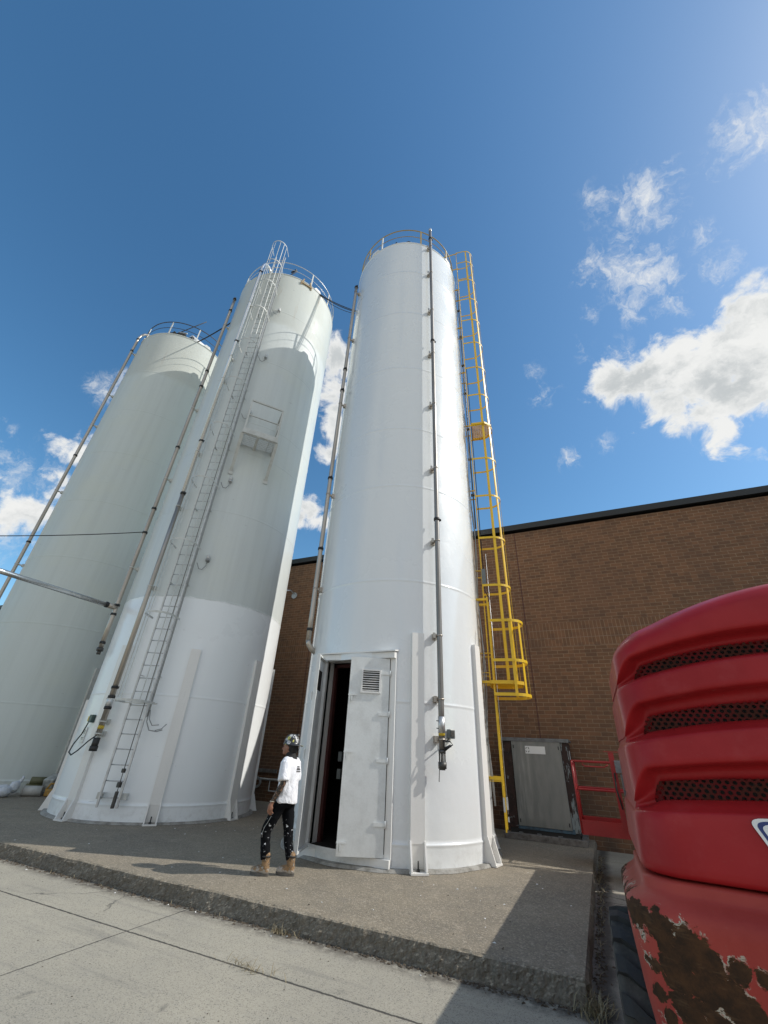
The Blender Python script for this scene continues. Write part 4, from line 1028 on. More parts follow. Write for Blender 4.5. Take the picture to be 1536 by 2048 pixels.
for k, a in enumerate((-104, -99, -94, -89, -84)):
    mb = MB(); q = pol(CC, CR - .22, a, CH); mb.tube([q, q + V((0, 0, .25 + .03 * k)), q + V((.07, .0, .32 + .03 * k))], .03, 8); mb.ball(q + V((.09, 0, .33 + .03 * k)), .05, 8); mb.build('valve', M['black'], t)
mb = MB(); q = pol(CC, CR - .3, -80, CH); mb.tube([q + V((-.1, 0, .32)), q + V((.30, .06, .52)), q + V((.42, .08, .55)), q + V((.47, .09, .50)), q + V((.50, .1, .1))], .032, 8); mb.box(q + V((.46, .1, .14)), (.18, .12, .14)); mb.build('bent_pipe', M['black'], t)
t = thing('roof_bracket', 'rusty bracket and thin black mast on the rim of the middle silo', 'bracket', pol(MC, MR, -33, MH))
mb = MB(); q = pol(MC, MR - .02, -30, MH)
for s_ in (-1, 1): mb.beam(q + tdir(-30) * (s_ * .26) + rdir(-30) * .04 + V((0, 0, -.35)), q + tdir(-30) * (s_ * .16) + rdir(-30) * .04 + V((0, 0, .12)), .06, .04, rdir(-30))
mb.beam(q - tdir(-30) * .28 + rdir(-30) * .05 + V((0, 0, -.22)), q + tdir(-30) * .28 + rdir(-30) * .05 + V((0, 0, -.22)), .05, .06); mb.build('bracket', mat('rusty_steel', fn=worn((.30, .20, .10), (.45, .40, .30), (.7, .9), 12, .6, 40, .4)), t)
mb = MB(); q = pol(MC, MR - .25, -50, MH); mb.cyl(q, q + V((.05, 0, .75)), .015, 6); mb.cyl(q + V((-.5, -.1, .1)), q + V((.25, .1, .75)), .02, 6); mb.box(q + V((.1, .02, .72)), (.3, .06, .08)); mb.build('mast', M['black'], t)
# ------------------------------------------------------------------ cabinet by the wall
t = thing('equipment_cabinet', 'rusty grey metal cabinet with blank white nameplate, standing on timber against the brick wall', 'cabinet', (-1.45, 12.6, 0))
fx0, fx1, fy, by = -2.22, -.665, 12.2, 13.25
mb = MB(); mb.box(((fx0 + fx1) / 2, (fy + by) / 2, .165), (fx1 - fx0 - .06, by - fy - .06, .09)); mb.build('plinth', M['black'], t)
mb = MB(); mb.box(((fx0 + fx1) / 2, fy - .03, .06), (fx1 - fx0 + .22, .14, .12), bev=.01); mb.box(((fx0 + fx1) / 2, by - .1, .06), (fx1 - fx0 + .16, .12, .12)); mb.box((fx1 + .05, 12.72, .06), (.12, .78, .118)); mb.build('timber_skid', M['timber'], t)
mb = MB(); mb.box(((fx0 + fx1) / 2, (fy + by) / 2 + .015, 1.10), (fx1 - fx0 - .02, by - fy - .03, 1.78)); mb.build('body', M['rust_frame'], t)
mb = MB(); mb.box((fx0 + .115, fy + .008, 1.1), (.21, .03, 1.76)); mb.build('left_post', M['rust_frame'], t)
mb = MB(); mb.box((fx1 - .078, fy + .008, 1.1), (.15, .03, 1.76)); mb.box((fx1 - .006, (fy + by) / 2, 1.1), (.012, by - fy - .08, 1.74)); mb.build('corner_post', M['flake'], t)
mb = MB(); mb.box((-1.405, fy - .012, 1.13), (1.155, .03, 1.735), bev=.006); pn = mb.build('panel', M['panel'], t)
for x in (-1.935, -.875):
    for z in (1.86, .36): mb = MB(); mb.box((x, fy - .03, z), (.022, .012, .07)); mb.build('latch', M['black'], pn)
mb = MB(); mb.box((-1.42, fy - .032, 1.80), (.47, .006, .165)); pl = mb.build('nameplate', M['decal_white'], pn)
mb = MB()
for a in range(4):
    mb.strip([V((-1.60 + .042 * cos(q), fy - .0365, 1.80 + .052 * sin(q))) for q in [rad(90 * a + 22 + 9 * k) for k in range(6)]], [V((cos(q), 0, sin(q))) for q in [rad(90 * a + 22 + 9 * k) for k in range(6)]], .010, .009)
mb.build('emblem', M['dark_steel'], pl)
mb = MB(); mb.box(((fx0 + fx1) / 2 + .06, fy - .004, .245), (fx1 - fx0 - .34, .02, .085)); mb.build('base_strip', M['blue_strip'], t)
mb = MB(); mb.box(((fx0 + fx1) / 2, (fy + by) / 2, 2.035), (fx1 - fx0 + .08, by - fy + .06, .05), bev=.008); mb.box(((fx0 + fx1) / 2, fy - .032, 2.0), (fx1 - fx0 + .08, .012, .035)); mb.build('lid', M['lid'], t)
for x in (-1.95, -1.55, -1.1): mb = MB(); mb.box((x, fy - .03, .135), (.09, .03, .022)); mb.build('clip', M['lid'], t)
mb = MB(); mb.box((fx1 + .004, 12.6, 1.72), (.012, .10, .2)); mb.build('label_plate', M['decal_white'], t)

# ------------------------------------------------------------------ boom lift
bl = thing('boom_lift', 'red boom lift seen from behind, chipped counterweight, ribbed engine hood and work basket beyond', 'boom lift', (1.15, 5.5, RZ))
XR = 2.2
def hood_outline(z, dl, df, yb=4.35, x0=.10, y0=3.02, sx=.075, sy=.06, Rc=.20, crown=True, bow=.05):
    zz = z - 1.13
    xl = x0 + sx * zz; xr = XR - sx * zz; yf = y0 + sy * zz; xc = (xl + xr) / 2; hw = (xr - xl) / 2
    amp = max(.0, .06 + (z - 1.45) * .19) if crown else 0.
    pts = []; kt = min(1, max(0, (z - 2.275) / .10)) if crown else 0
    GR = [g for g in ((1.408, 1.655), (1.770, 2.0), (2.106, 2.285)) if g[0] < z < g[1] + .001] if crown else []
    def sq(a):   # grooves close up towards the flank
        if not GR: return 0.
        q = min(1, max(0, a / rad(62))); q = q * q * (3 - 2 * q)
        return (z - GR[0][0]) * (.28 + .72 * q - 1)
    def put(x, y, dz=0.):
        u = (x - 1.15) / 1.05
        pts.append(V((x, y, z + dz + kt * .145 * max(0, min(x, 1.3) - .45) + amp * ((1 - u * u) - .62) * (1 if y < 3.6 else .9))))
    r = max(Rc - max(dl, df), .03)
    put(xl + dl, yb, sq(0)); put(xl + dl, (yb + yf) / 2 + .2, sq(0)); put(xl + dl, yf + .45, sq(0))
    n = 18
    for k in range(n + 1):
        a = k / n * pi / 2; s_ = min(1, max(0, (a - rad(6)) / rad(26))); d = dl + (df - dl) * s_
        rr = max(Rc - d, .03); cx, cy = xl + d + rr, yf + d + rr
        put(cx - rr * cos(a), cy - rr * sin(a), sq(a))
    for k in range(1, 24):
        u = -1 + 2 * k / 24; x = xl + df + r + (xr - xl - 2 * df - 2 * r) * k / 24
        put(x, yf + df - bow * (1 - u * u))
    for k in range(n + 1):
        a = (1 - k / n) * pi / 2; s_ = min(1, max(0, (a - rad(6)) / rad(26))); d = dl + (df - dl) * s_
        rr = max(Rc - d, .03); cx, cy = xr - d - rr, yf + d + rr
        put(cx + rr * cos(a), cy - rr * sin(a), sq(a))
    put(xr - dl, yf + .45, sq(0)); put(xr - dl, (yb + yf) / 2 + .2, sq(0)); put(xr - dl, yb, sq(0))
    return pts
lv = [(1.120, .055, .055), (1.122, .03, .03), (1.132, .012, .012), (1.150, .002, .002), (1.175, 0, 0), (1.37, 0, 0), (1.397, .003, .003), (1.408, .010, .010), (1.414, .012, .026),
      (1.425, .012, .045), (1.455, .012, .095), (1.458, .012, .20), (1.543, .012, .20), (1.547, .012, .122), (1.575, .012, .120), (1.596, .012, .108), (1.607, .010, .080), (1.613, .008, .045), (1.619, .005, .018), (1.627, .002, .004), (1.638, 0, 0), (1.655, 0, 0),
      (1.745, 0, 0), (1.762, .003, .004), (1.770, .009, .013), (1.776, .012, .030), (1.790, .012, .052), (1.807, .012, .095), (1.810, .012, .20), (1.888, .012, .20), (1.892, .012, .122), (1.920, .012, .120), (1.944, .012, .108), (1.955, .010, .080), (1.961, .008, .045), (1.967, .005, .018), (1.975, .002, .004), (1.985, 0, 0), (2.0, 0, 0),
      (2.078, 0, 0), (2.096, .003, .004), (2.106, .009, .013), (2.112, .012, .030), (2.120, .012, .062), (2.127, .012, .095), (2.130, .012, .20), (2.188, .012, .20), (2.192, .012, .122), (2.212, .012, .120), (2.230, .012, .106), (2.240, .010, .078), (2.246, .008, .045), (2.252, .005, .018), (2.260, .002, .004), (2.270, 0, 0), (2.285, 0, 0),
      (2.31, .004, .004), (2.345, .020, .020), (2.375, .048, .048), (2.40, .088, .088), (2.42, .14, .14), (2.437, .21, .21), (2.448, .30, .30), (2.455, .42, .42)]
mb = MB(); mb.loft([hood_outline(*l) for l in lv], caps=True); hood = mb.build('hood', M['red'], bl)
for z0, z1, rec in ((1.452, 1.549, .112), (1.805, 1.894, .112), (2.124, 2.194, .112)):
    mb = MB(); A = hood_outline(z0, rec, rec)[5:-5]; B = hood_outline(z1, rec, rec)[5:-5]
    mb.loft([A, B], caps=False, closed=False); mb.build('grille', M['grille'], hood)
    mb = MB(); A = hood_outline(z0 + .003, rec + .05, rec + .055)[5:-5]; B = hood_outline(z1 - .003, rec + .05, rec + .055)[5:-5]
    mb.loft([A, B], caps=False, closed=False); mb.build('grille_backing', M['void'], hood)
# decal on the lowest rib: white rounded badge with a blue inner line
def badge(s_, yo):
    c = V((.80, 1.295)); P_ = []
    for (x, z) in ((-.195, .105), (.215, .125), (.13, -.125), (-.095, -.125)):
        P_.append(V((x * s_, z * s_)))
    out = []
    for i in range(4):
        a, b, d = P_[i - 1], P_[i], P_[(i + 1) % 4]
        for k in range(7):
            q = k / 6; p0 = b.lerp(a, .15); p2 = b.lerp(d, .15); out.append(p0 * (1 - q) ** 2 + b * 2 * q * (1 - q) + p2 * q * q)
    vs = []
    for p in out:
        x, z = c.x + p.x, c.y + p.y; u = (x - 1.15) / 1.03
        vs.append((x, 3.02 + .06 * (z - 1.13) - .05 * (1 - u * u) - yo, z))
    return vs
for s_, yo, m, nm in ((1, .003, 'decal_white', 'decal'), (.90, .0045, 'decal_blue', 'decal_line'), (.80, .006, 'decal_white', 'decal_field')):
    mb = MB(); v_ = badge(s_, yo); v2 = badge(s_, yo - .0035); k = len(v_); mb.add(v_ + v2, [tuple(range(k))] + [(i, (i + 1) % k, k + (i + 1) % k, k + i) for i in range(k)]); mb.build(nm, M[m], hood)
# counterweight
lv = [(.34, .10), (.345, .03), (.36, -.005), (.40, -.035), (.5, -.062), (.66, -.082), (.85, -.095), (.95, -.10), (.985, -.098), (1.005, -.088), (1.025, -.065), (1.045, -.030), (1.058, -.010), (1.07, -.002), (1.095, 0), (1.104, .004), (1.110, .016), (1.113, .05), (1.115, .12)]
mb = MB(); mb.loft([hood_outline(z, d, d, yb=3.48 if z < .9 else 3.9, x0=.095, y0=3.03, sx=0, sy=0, Rc=.16, crown=False, bow=.06) for z, d in lv], caps=True); mb.build('counterweight', M['cw'], bl)
# tyres
def wheel(cx, cy, cz, R=.48, w=.38, side=-1):
    n = 40
    def pt(x, r, a): return V((cx + x, cy + r * cos(a), cz + r * sin(a)))
    prof = [(-w / 2 + .03, R * .55), (-w / 2, R * .68), (-w / 2 + .002, R * .84), (-w / 2 + .015, R * .925), (-w / 2 + .05, R * .955), (-.06, R * .965), (.06, R * .965), (w / 2 - .05, R * .955), (w / 2 - .015, R * .925), (w / 2 - .002, R * .84), (w / 2, R * .68), (w / 2 - .03, R * .55)]
    mb = MB(); mb.loft([[pt(x, r - (.014 if abs(x) < w / 2 - .03 else 0), 2 * pi * k / n) for k in range(n)] for x, r in prof], caps=False, mi=1)
    # shoulder ring and chevron lugs
    nl = 18
    for k in range(nl):
        for s_ in (-1, 1):
            a = 2 * pi * (k + (.5 if s_ > 0 else 0)) / nl; da = 2 * pi / nl
            path = [(0 - s_ * .035, a + da * .55, .0), (s_ * .06, a + da * .30, .0), (s_ * .13, a + da * .02, -.004), (s_ * (w / 2 - .012), a - da * .05, -.016), (s_ * (w / 2 - .002), a - da * .05, -.06)]
            rings = []
            for i, (x, aa, dr) in enumerate(path):
                hwid = da * (.20, .24, .26, .30, .30)[i]
                rings.append([pt(x, R * .955 + dr - .03, aa - hwid), pt(x, R + dr, aa - hwid * .82), pt(x, R + dr, aa + hwid * .82), pt(x, R * .955 + dr - .03, aa + hwid)])
            mb.loft(rings, smooth=False)
    ty = mb.build('tyre', [M['tyre'], M['tyre_dusty']], None)
    mb = MB()
    for s_ in (-1, 1): mb.lathe([(0, 0)], (0, 0, 0), 3)
    mb = MB(); mb.loft([[pt(x, r, 2 * pi * k / 32) for k in range(32)] for x, r in ((-w / 2 + .05, R * .57), (-w / 2 + .02, R * .57), (-w / 2 + .03, R * .5), (-w / 2 + .09, R * .42), (-w / 2 + .09, R * .18), (-w / 2 + .04, R * .16), (-w / 2 + .04, 0.01))], caps=False)
    ri = mb.build('rim', M['red_frame'], None)
    return ty, ri
for cx, cy in ((.06, 4.02), (2.2, 4.02), (.60, 6.4), (1.9, 6.4)):
    w_ = D.objects.new('wheel', None); COL.objects.link(w_); attach(w_, bl); ORIG[w_.name] = V((0, 0, 0)); w_.matrix_parent_inverse = Matrix.Translation(-V(bl.location))
    ty, ri = wheel(cx, cy, RZ + .478)
    for o_ in (ty, ri): o_.parent = w_
mb = MB(); mb.box((1.13, 5.2, .42), (1.35, 3.0, .34), bev=.04); mb.box((1.13, 4.02, .30), (1.8, .22, .22)); mb.box((1.25, 6.4, .30), (1.1, .22, .22)); mb.build('chassis', M['dark_steel'], bl)
mb = MB(); mb.cyl((1.13, 5.2, .58), (1.13, 5.2, .78), .55, 32); mb.build('turntable', M['dark_steel'], bl)
mb = MB(); mb.box((.72, 5.75, .95), (.62, 2.5, .46), bev=.06); mb.box((1.75, 5.6, 1.16), (.6, 2.4, .78), bev=.06); mb.build('side_cover', M['red'], bl)
mb = MB(); mb.box((1.25, 5.0, 1.45), (.36, 1.2, .5), bev=.03); mb.build('riser', M['red_frame'], bl)
mb = MB(); mb.box((.62, 7.8, .80), (.32, 3.8, .66), bev=.03); mb.build('shadow_block', M['red_frame'], bl)  # unseen block under the boom, added to close a sunlit gap on the pad
mb = MB(); mb.beam((.56, 4.6, 1.38), (.56, 9.9, 1.38), .36, .34, bev=.02); mb.beam((.56, 9.75, 1.3), (.56, 9.95, .6), .2, .16, bev=.02); mb.build('boom', M['red_frame'], bl)  # hidden boom, set low and left so its shadow runs along the pad
# basket
bx0, bx1, by0, by1, bz = -.515, 1.75, 10.0, 10.78, .49
pb = D.objects.new('basket', None); COL.objects.link(pb); pb.parent = bl; pb.matrix_parent_inverse = Matrix.Translation(-V(bl.location)); ORIG[pb.name] = V((0, 0, 0))
def bchild(mb, nm, m): o_ = mb.build(nm, m); o_.parent = pb; return o_
mb = MB(); mb.box(((bx0 + bx1) / 2, (by0 + by1) / 2, bz + .02), (bx1 - bx0 - .05, by1 - by0 - .05, .03)); bchild(mb, 'floor', M['red_frame'])
mb = MB()
for a, b in (((bx0, by0), (bx1, by0)), ((bx0, by1), (bx1, by1)), ((bx0, by0), (bx0, by1)), ((bx1, by0), (bx1, by1))):
    mb.beam((a[0], a[1], bz + .09), (b[0], b[1], bz + .09), .014, .22)
bchild(mb, 'toe_board', M['red_frame'])
mb = MB()
for z in (1.16, 1.61):
    P_ = [V((bx0 + .06, by0, z)), V((bx1 - .06, by0, z)), V((bx1, by0 + .06, z)), V((bx1, by1 - .06, z)), V((bx1 - .06, by1, z)), V((bx0 + .06, by1, z)), V((bx0, by1 - .06, z)), V((bx0, by0 + .06, z))]
    mb.tube(P_, .019, 8, closed=True)
mb.tube([V((bx0 + .18, by0 + .10, 1.57)), V((bx0 + .22, by0 + .10, 1.53)), V((.05, by0 + .10, 1.53)), V((.12, by0 + .10, 1.57))], .011, 6)
bchild(mb, 'rail', M['red_frame'])
for x, y in ((bx0, by0), (bx0, by1), (bx1, by0), (bx1, by1), (.95, by0), (.95, by1)):
    mb = MB(); mb.tube([(x, y, bz), (x, y, 1.61)], .019, 8); bchild(mb, 'post', M['red_frame'])
mb = MB(); mb.beam((.20, by0 - .02, bz + .12), (.20, by0 - .02, 1.78), .09, .02, (0, 1, 0)); mb.beam((.08, by0 - .02, 1.79), (.36, by0 - .02, 1.79), .05, .012, (0, 0, 1)); bchild(mb, 'plate_post', M['red_frame'])
mb = MB(); mb.box((.30, by0 - .05, 1.55), (.14, .12, .20), bev=.01); mb.box((.34, by0 - .06, 1.1), (.10, .04, .68), bev=.008); bchild(mb, 'control_box', M['lid'])
mb = MB(); mb.tube([(.2, by0 - .04, 1.45), (.18, by0 - .05, 1.2), (.22, by0 - .06, .9)], .014, 6); bchild(mb, 'control_cable', M['black'])

# ------------------------------------------------------------------ bags and rubbish by the silos
def remeshed(mb, name, mats, voxel, parent=None, smooth=4, loc=None, disp=None, pick=None):
    o = mb.build('tmp', mats)
    md = o.modifiers.new('r', 'REMESH'); md.mode = 'VOXEL'; md.voxel_size = voxel; md.use_smooth_shade = True
    if smooth: s_ = o.modifiers.new('s', 'SMOOTH'); s_.iterations = smooth; s_.factor = .5
    dg = bpy.context.evaluated_depsgraph_get(); me = D.meshes.new_from_object(o.evaluated_get(dg)); me.name = name
    D.objects.remove(o)
    if disp:
        me.update()
        nr = [v.normal.copy() for v in me.vertices]
        for v, n_ in zip(me.vertices, nr): v.co = v.co + n_ * disp(v.co)
    if loc is not None:
        for v in me.vertices: v.co = v.co - V(loc)
    if not me.materials:
        for m in (mats if isinstance(mats, (list, tuple)) else [mats]): me.materials.append(m)
    if pick:
        for p in me.polygons: p.material_index = pick(p.center)
    for p in me.polygons: p.use_smooth = True
    ob = D.objects.new(name, me); COL.objects.link(ob)
    if loc is not None: ob.location = loc
    if parent is not None: attach(ob, parent)
    return ob
plastic = mat('crumpled_plastic', fn=worn((.62, .66, .70), (.40, .43, .47), (.25, .45), 12, .5, 50, .3))
c0 = V((-15.55, 8.45, 0))
mb = MB(); mb.ball(c0 + V((-.05, -.15, .13)), .20, 14, (1.2, 1.1, .8)); mb.ball(c0 + V((.0, .10, .24)), .13, 12, (.9, 1, 1.2)); mb.ball(c0 + V((.02, .22, .42)), .07, 10, (.7, .7, 1.4))
tag(remeshed(mb, 'plastic_bag', plastic, .022, smooth=3, loc=c0, disp=lambda p: .05 * fbm(p.x * 9, p.y * 9 + p.z * 11, 3) + .03 * fbm(p.x * 20, p.z * 22 + p.y * 6, 4)), 'crumpled clear plastic bag beside the farthest silo', 'bag')
cyd = mat('olive_bucket', fn=worn((.13, .13, .06), (.07, .07, .05), (.4, .6), 9, .5, 50, .2))
mb = MB(); c1 = V((-15.35, 8.95, 0)); mb.tube([c1 + V((-.2, -.12, .13)), c1 + V((.12, .22, .13))], .13, 16); mb.tube([c1 + V((-.22, -.14, .13)), c1 + V((-.20, -.12, .13))], .138, 16)
tag(mb.build('paint_bucket', mat('dull_white_plastic', fn=worn((.50, .50, .47), (.3, .3, .28), (.35, .55), 8, .5, 50, .15)), loc=c1), 'white paint bucket lying on its side next to the crumpled bag', 'bucket')
mb = MB(); c2 = V((-15.62, 9.15, 0)); mb.tube([c2 + V((-.2, -.15, .14)), c2 + V((.05, .2, .14))], .15, 16); mb.tube([c2 + V((-.15, -.1, .36)), c2 + V((.08, .2, .36))], .10, 14)
tag(mb.build('material_sack', cyd, loc=c2), 'olive green sack slumped behind the white bucket', 'sack')
mb = MB(); c3 = V((-15.45, 9.5, 0)); Rm = Matrix.Rotation(.5, 3, 'Z') @ Matrix.Rotation(.35, 3, 'X')
mb.box(c3 + V((0, 0, .34)), (.3, .45, .3), Rm, bev=.04); mb.box(c3 + V((.05, .28, .62)), (.08, .4, .03), Matrix.Rotation(.6, 3, 'X'))
tag(mb.build('cardboard_box', mat('greyish_card', fn=worn((.42, .44, .42), (.12, .13, .12), (.6, .8), 6, .8, 30, .2)), loc=c3), 'grey open carton piled above the yellow tool', 'carton')
mb = MB(); c4 = V((-15.05, 9.35, 0)); mb.box(c4 + V((0, 0, .10)), (.22, .34, .18), Matrix.Rotation(.4, 3, 'Z'), bev=.03); mb.tube([c4 + V((-.05, -.16, .16)), c4 + V((-.02, -.1, .32)), c4 + V((.04, .1, .32)), c4 + V((.05, .18, .16))], .03, 8)
tag(mb.build('power_tool', mat('yellow_tool_plastic', fn=worn((.45, .25, .04), (.15, .10, .04), (.4, .6), 14, .6, 50, .1)), loc=c4), 'yellow orange power tool on the ground before the grey carton', 'tool')
mb = MB(); c5 = V((-14.9, 9.9, 0)); 
for k in range(3): mb.tube([c5 + V(((.2 + .02 * k) * cos(a * pi / 10), (.2 + .02 * k) * sin(a * pi / 10), .05 + .05 * sin(a * 1.1 + k))) for a in range(20)], .016, 6, closed=True)
tag(mb.build('hose_loop', M['black'], loc=c5), 'loop of black hose lying beside the rubbish', 'hose')

# ------------------------------------------------------------------ grit, leaves and dead weeds
dead = mat('dead_straw', fn=worn((.30, .25, .15), (.14, .11, .06), (.7, .9), 20, .7, 50, .1))
leafm = mat('dry_debris', fn=worn((.10, .075, .05), (.035, .028, .02), (.8, .95), 15, .7, 50, .1))
mb = MB()
def blade(p, L, a, lean, w=.006):
    d = V((cos(a) * lean, sin(a) * lean, sqrt(max(0, 1 - lean * lean)))); s_ = V((-sin(a), cos(a), 0)) * w
    q = p + d * (L * .55); e = q + (d * .7 + V((cos(a), sin(a), -.35)) * .5).normalized() * (L * .45)
    mb.add([p - s_, p + s_, q + s_ * .8, q - s_ * .8, e], [(0, 1, 2, 3), (3, 2, 4)])
for k in range(170):   # tuft at the pad corner
    p = V((PX1 + .04 + random.gauss(0, .07), 5.28 + random.gauss(0, .08), RZ)); blade(p, .07 + random.random() * .14, random.random() * 6.28, .35 + random.random() * .6, .004)
for k in range(60):
    p = V((-3.5 + random.gauss(0, .10), 5.22 + random.gauss(0, .025), RZ)); blade(p, .05 + random.random() * .10, random.random() * 6.28, .4 + random.random() * .55, .003)
for k in range(46):
    p = V((-3.25 + random.gauss(0, .16), 4.41 + random.gauss(0, .03), RZ)); blade(p, .05 + random.random() * .12, random.random() * 6.28, .75 + random.random() * .24, .003)
for k in range(240):
    p = V((PX1 + .05 + abs(random.gauss(0, .05)), 5.3 + random.random() ** .7 * 7, RZ)); blade(p, .04 + random.random() * .08, random.random() * 6.28, .6 + random.random() * .38, .004)
for k in range(60):
    p = V((-1.6 - random.random() * 7, 5.25 + random.gauss(0, .03), RZ)); blade(p, .03 + random.random() * .06, random.random() * 6.28, .6 + random.random() * .38, .003)
kind(mb.build('weeds', dead), 'stuff')
mb = MB()
def chip(p, s_):
    a = random.random() * 6.28; c_, n_ = cos(a), sin(a); w, l = s_ * (.3 + random.random() * .5), s_
    vs = [p + V((c_ * x - n_ * y, n_ * x + c_ * y, z)) for x, y, z in ((-l, -w, .0), (l, -w * .6, .002), (l * .8, w, .0), (-l * .7, w * .8, .0), (0, 0, s_ * .6))]
    mb.add(vs, [(0, 1, 4), (1, 2, 4), (2, 3, 4), (3, 0, 4)])
for k in range(900):
    x = -.5 - random.random() ** 1.3 * 14; chip(V((x, 5.27 - abs(random.gauss(0, .045)), RZ + .002)), .006 + random.random() * .016)
for k in range(500): chip(V((PX1 + .04 + abs(random.gauss(0, .06)), 5.3 + random.random() * 7.5, RZ + .002)), .006 + random.random() * .018)
for k in range(260): chip(V((-random.random() * 12 + .4, 2.6 + random.random() * 2.6, RZ + .002)), .003 + random.random() * .006)
for k in range(160): chip(V((-.6 - random.random() * 12, 5.5 + random.random() * 3, .003)), .004 + random.random() * .008)
kind(mb.build('debris', leafm), 'stuff')
mb = MB()
for k in range(60): chip(V((-.6 - random.random() * 9, 5.45 + random.random() * 4, .003)), .006 + random.random() * .012)
for k in range(9): chip(V((-1.5 - random.random() * 7, 5.22 - random.random() * .12, RZ + .003)), .006 + random.random() * .012)
kind(mb.build('paint_flakes', M['decal_white']), 'stuff')
# ------------------------------------------------------------------ the painter
skin = mat('skin', rough=.55, fn=worn((.30, .145, .092), (.22, .10, .065), (.45, .6), 18, .5, 90, .05))
def ink_fn(nt, co):
    n = nt.noise(co, 26, 4, .65, 1.2); n2 = nt.vor(co, 34, 0)
    c = nt.mix(nt.ramp(n, .50, .58), (.018, .017, .016, 1), (.24, .14, .09, 1))
    c = nt.mix(nt.ramp(n2, .12, .2), (.36, .28, .12, 1), c)
    return {'Base Color': c, 'Roughness': .6}
ink = mat('patterned_sleeve', fn=ink_fn)
def shirt_fn(nt, co):
    v = nt.scale(co, (1, 1, .55)); w = nt.noise(v, 9, 4, .6, .8)
    return {'Base Color': nt.mix(nt.ramp(nt.noise(co, 30, 3), .6, .8, 0, .15), (.80, .81, .85, 1), (.55, .55, .56, 1)), 'Roughness': .85, 'Normal': nt.bump(w, 1., .035)}
shirtm = mat('white_cotton', fn=shirt_fn)
def pants_fn(nt, co):
    n = nt.noise(co, 24, 3, .6, .4); gate = nt.ramp(nt.noise(co, 4.5, 2), .44, .54)
    k = nt.m('MULTIPLY', nt.ramp(n, .64, .665), gate)
    sm = nt.m('MULTIPLY', nt.ramp(nt.noise(co, 10, 5, .7), .64, .78), .12)
    c = nt.mix(sm, (.004, .0045, .006, 1), (.2, .2, .22, 1)); c = nt.mix(k, c, (.66, .68, .70, 1))
    return {'Base Color': c, 'Roughness': .9, 'Specular IOR Level': .15, 'Normal': nt.bump(nt.noise(nt.scale(co, (1, 1, .4)), 16, 4), .6, .02)}
pantsm = mat('paint_splashed_black_trousers', fn=pants_fn)
def boot_fn(nt, co):
    n = nt.noise(co, 22, 5, .7); z = nt.sep(co)[2]
    c = nt.mix(nt.ramp(n, .42, .6), (.30, .185, .09, 1), (.12, .08, .045, 1))
    sp = nt.ramp(nt.m('ADD', n, nt.ramp(z, .13, .03, -.1, .12)), .5, .56)
    c = nt.mix(nt.m('MULTIPLY', sp, .8), c, (.50, .48, .44, 1))
    return {'Base Color': c, 'Roughness': .75}
bootm = mat('paint_spattered_tan_leather', fn=boot_fn)
def hat_fn(nt, co):
    v = nt.vor(co, 19, 1); s_ = nt('ShaderNodeSeparateColor', None, {0: v})
    d = nt.vor(co, 19, 0, 'DISTANCE_TO_EDGE'); n = nt.noise(co, 48, 3, .7)
    k = nt.m('MULTIPLY', nt.m('GREATER_THAN', s_.outputs[0], .60), nt.m('GREATER_THAN', d, .10))
    k = nt.m('MULTIPLY', k, nt.ramp(n, .44, .5, .25, 1))
    st = nt.mix(nt.m('GREATER_THAN', s_.outputs[1], .78), (.55, .56, .56, 1), (.62, .60, .14, 1))
    return {'Base Color': nt.mix(k, (.022, .024, .028, 1), st), 'Roughness': .35}
hatm = mat('stickered_black_shell', fn=hat_fn, coat=.2)
blackc = mat('black_knit', fn=worn((.012, .012, .013), (.03, .03, .03), (.8, .9), 20, .5, 80, .2))
solem = mat('boot_sole', fn=worn((.10, .09, .075), (.25, .24, .22), (.7, .9), 14, .6, 50, .2))

PO = V((-4.53, 6.37, 0)); fw = V((-.985, -.17, 0)).normalized(); lf = V((-fw.y, fw.x, 0))
lf = V((.17, -.985, 0)).normalized()
def L3(x, y, z): return PO + fw * x + lf * y + V((0, 0, z))
def oval(cx, cy, z, rx, ry, n=20, tilt=0.):
    return [L3(cx + rx * cos(2 * pi * k / n), cy + ry * sin(2 * pi * k / n), z + tilt * cos(2 * pi * k / n)) for k in range(n)]
def limb(mb, pts, rs, n=12):
    P_ = [L3(*p) for p in pts]
    mb.tube(P_, rs, n)
    for p, r in zip(P_, rs): mb.ball(p, r * .985, 10)
pr = thing('person', 'painter in white T-shirt, black trousers and hard hat standing by the open silo door', 'person', PO)
shL, elL, wrL = (-.02, .185, 1.39), (-.055, .245, 1.12), (.085, .235, .875)
shR, elR, wrR = (-.02, -.185, 1.39), (-.03, -.25, 1.11), (.10, -.24, .875)
hpL, knL, anL = (.0, .09, .90), (.185, .105, .50), (.135, .09, .10)
hpR, knR, anR = (-.02, -.09, .90), (-.085, -.085, .50), (-.185, -.075, .10)
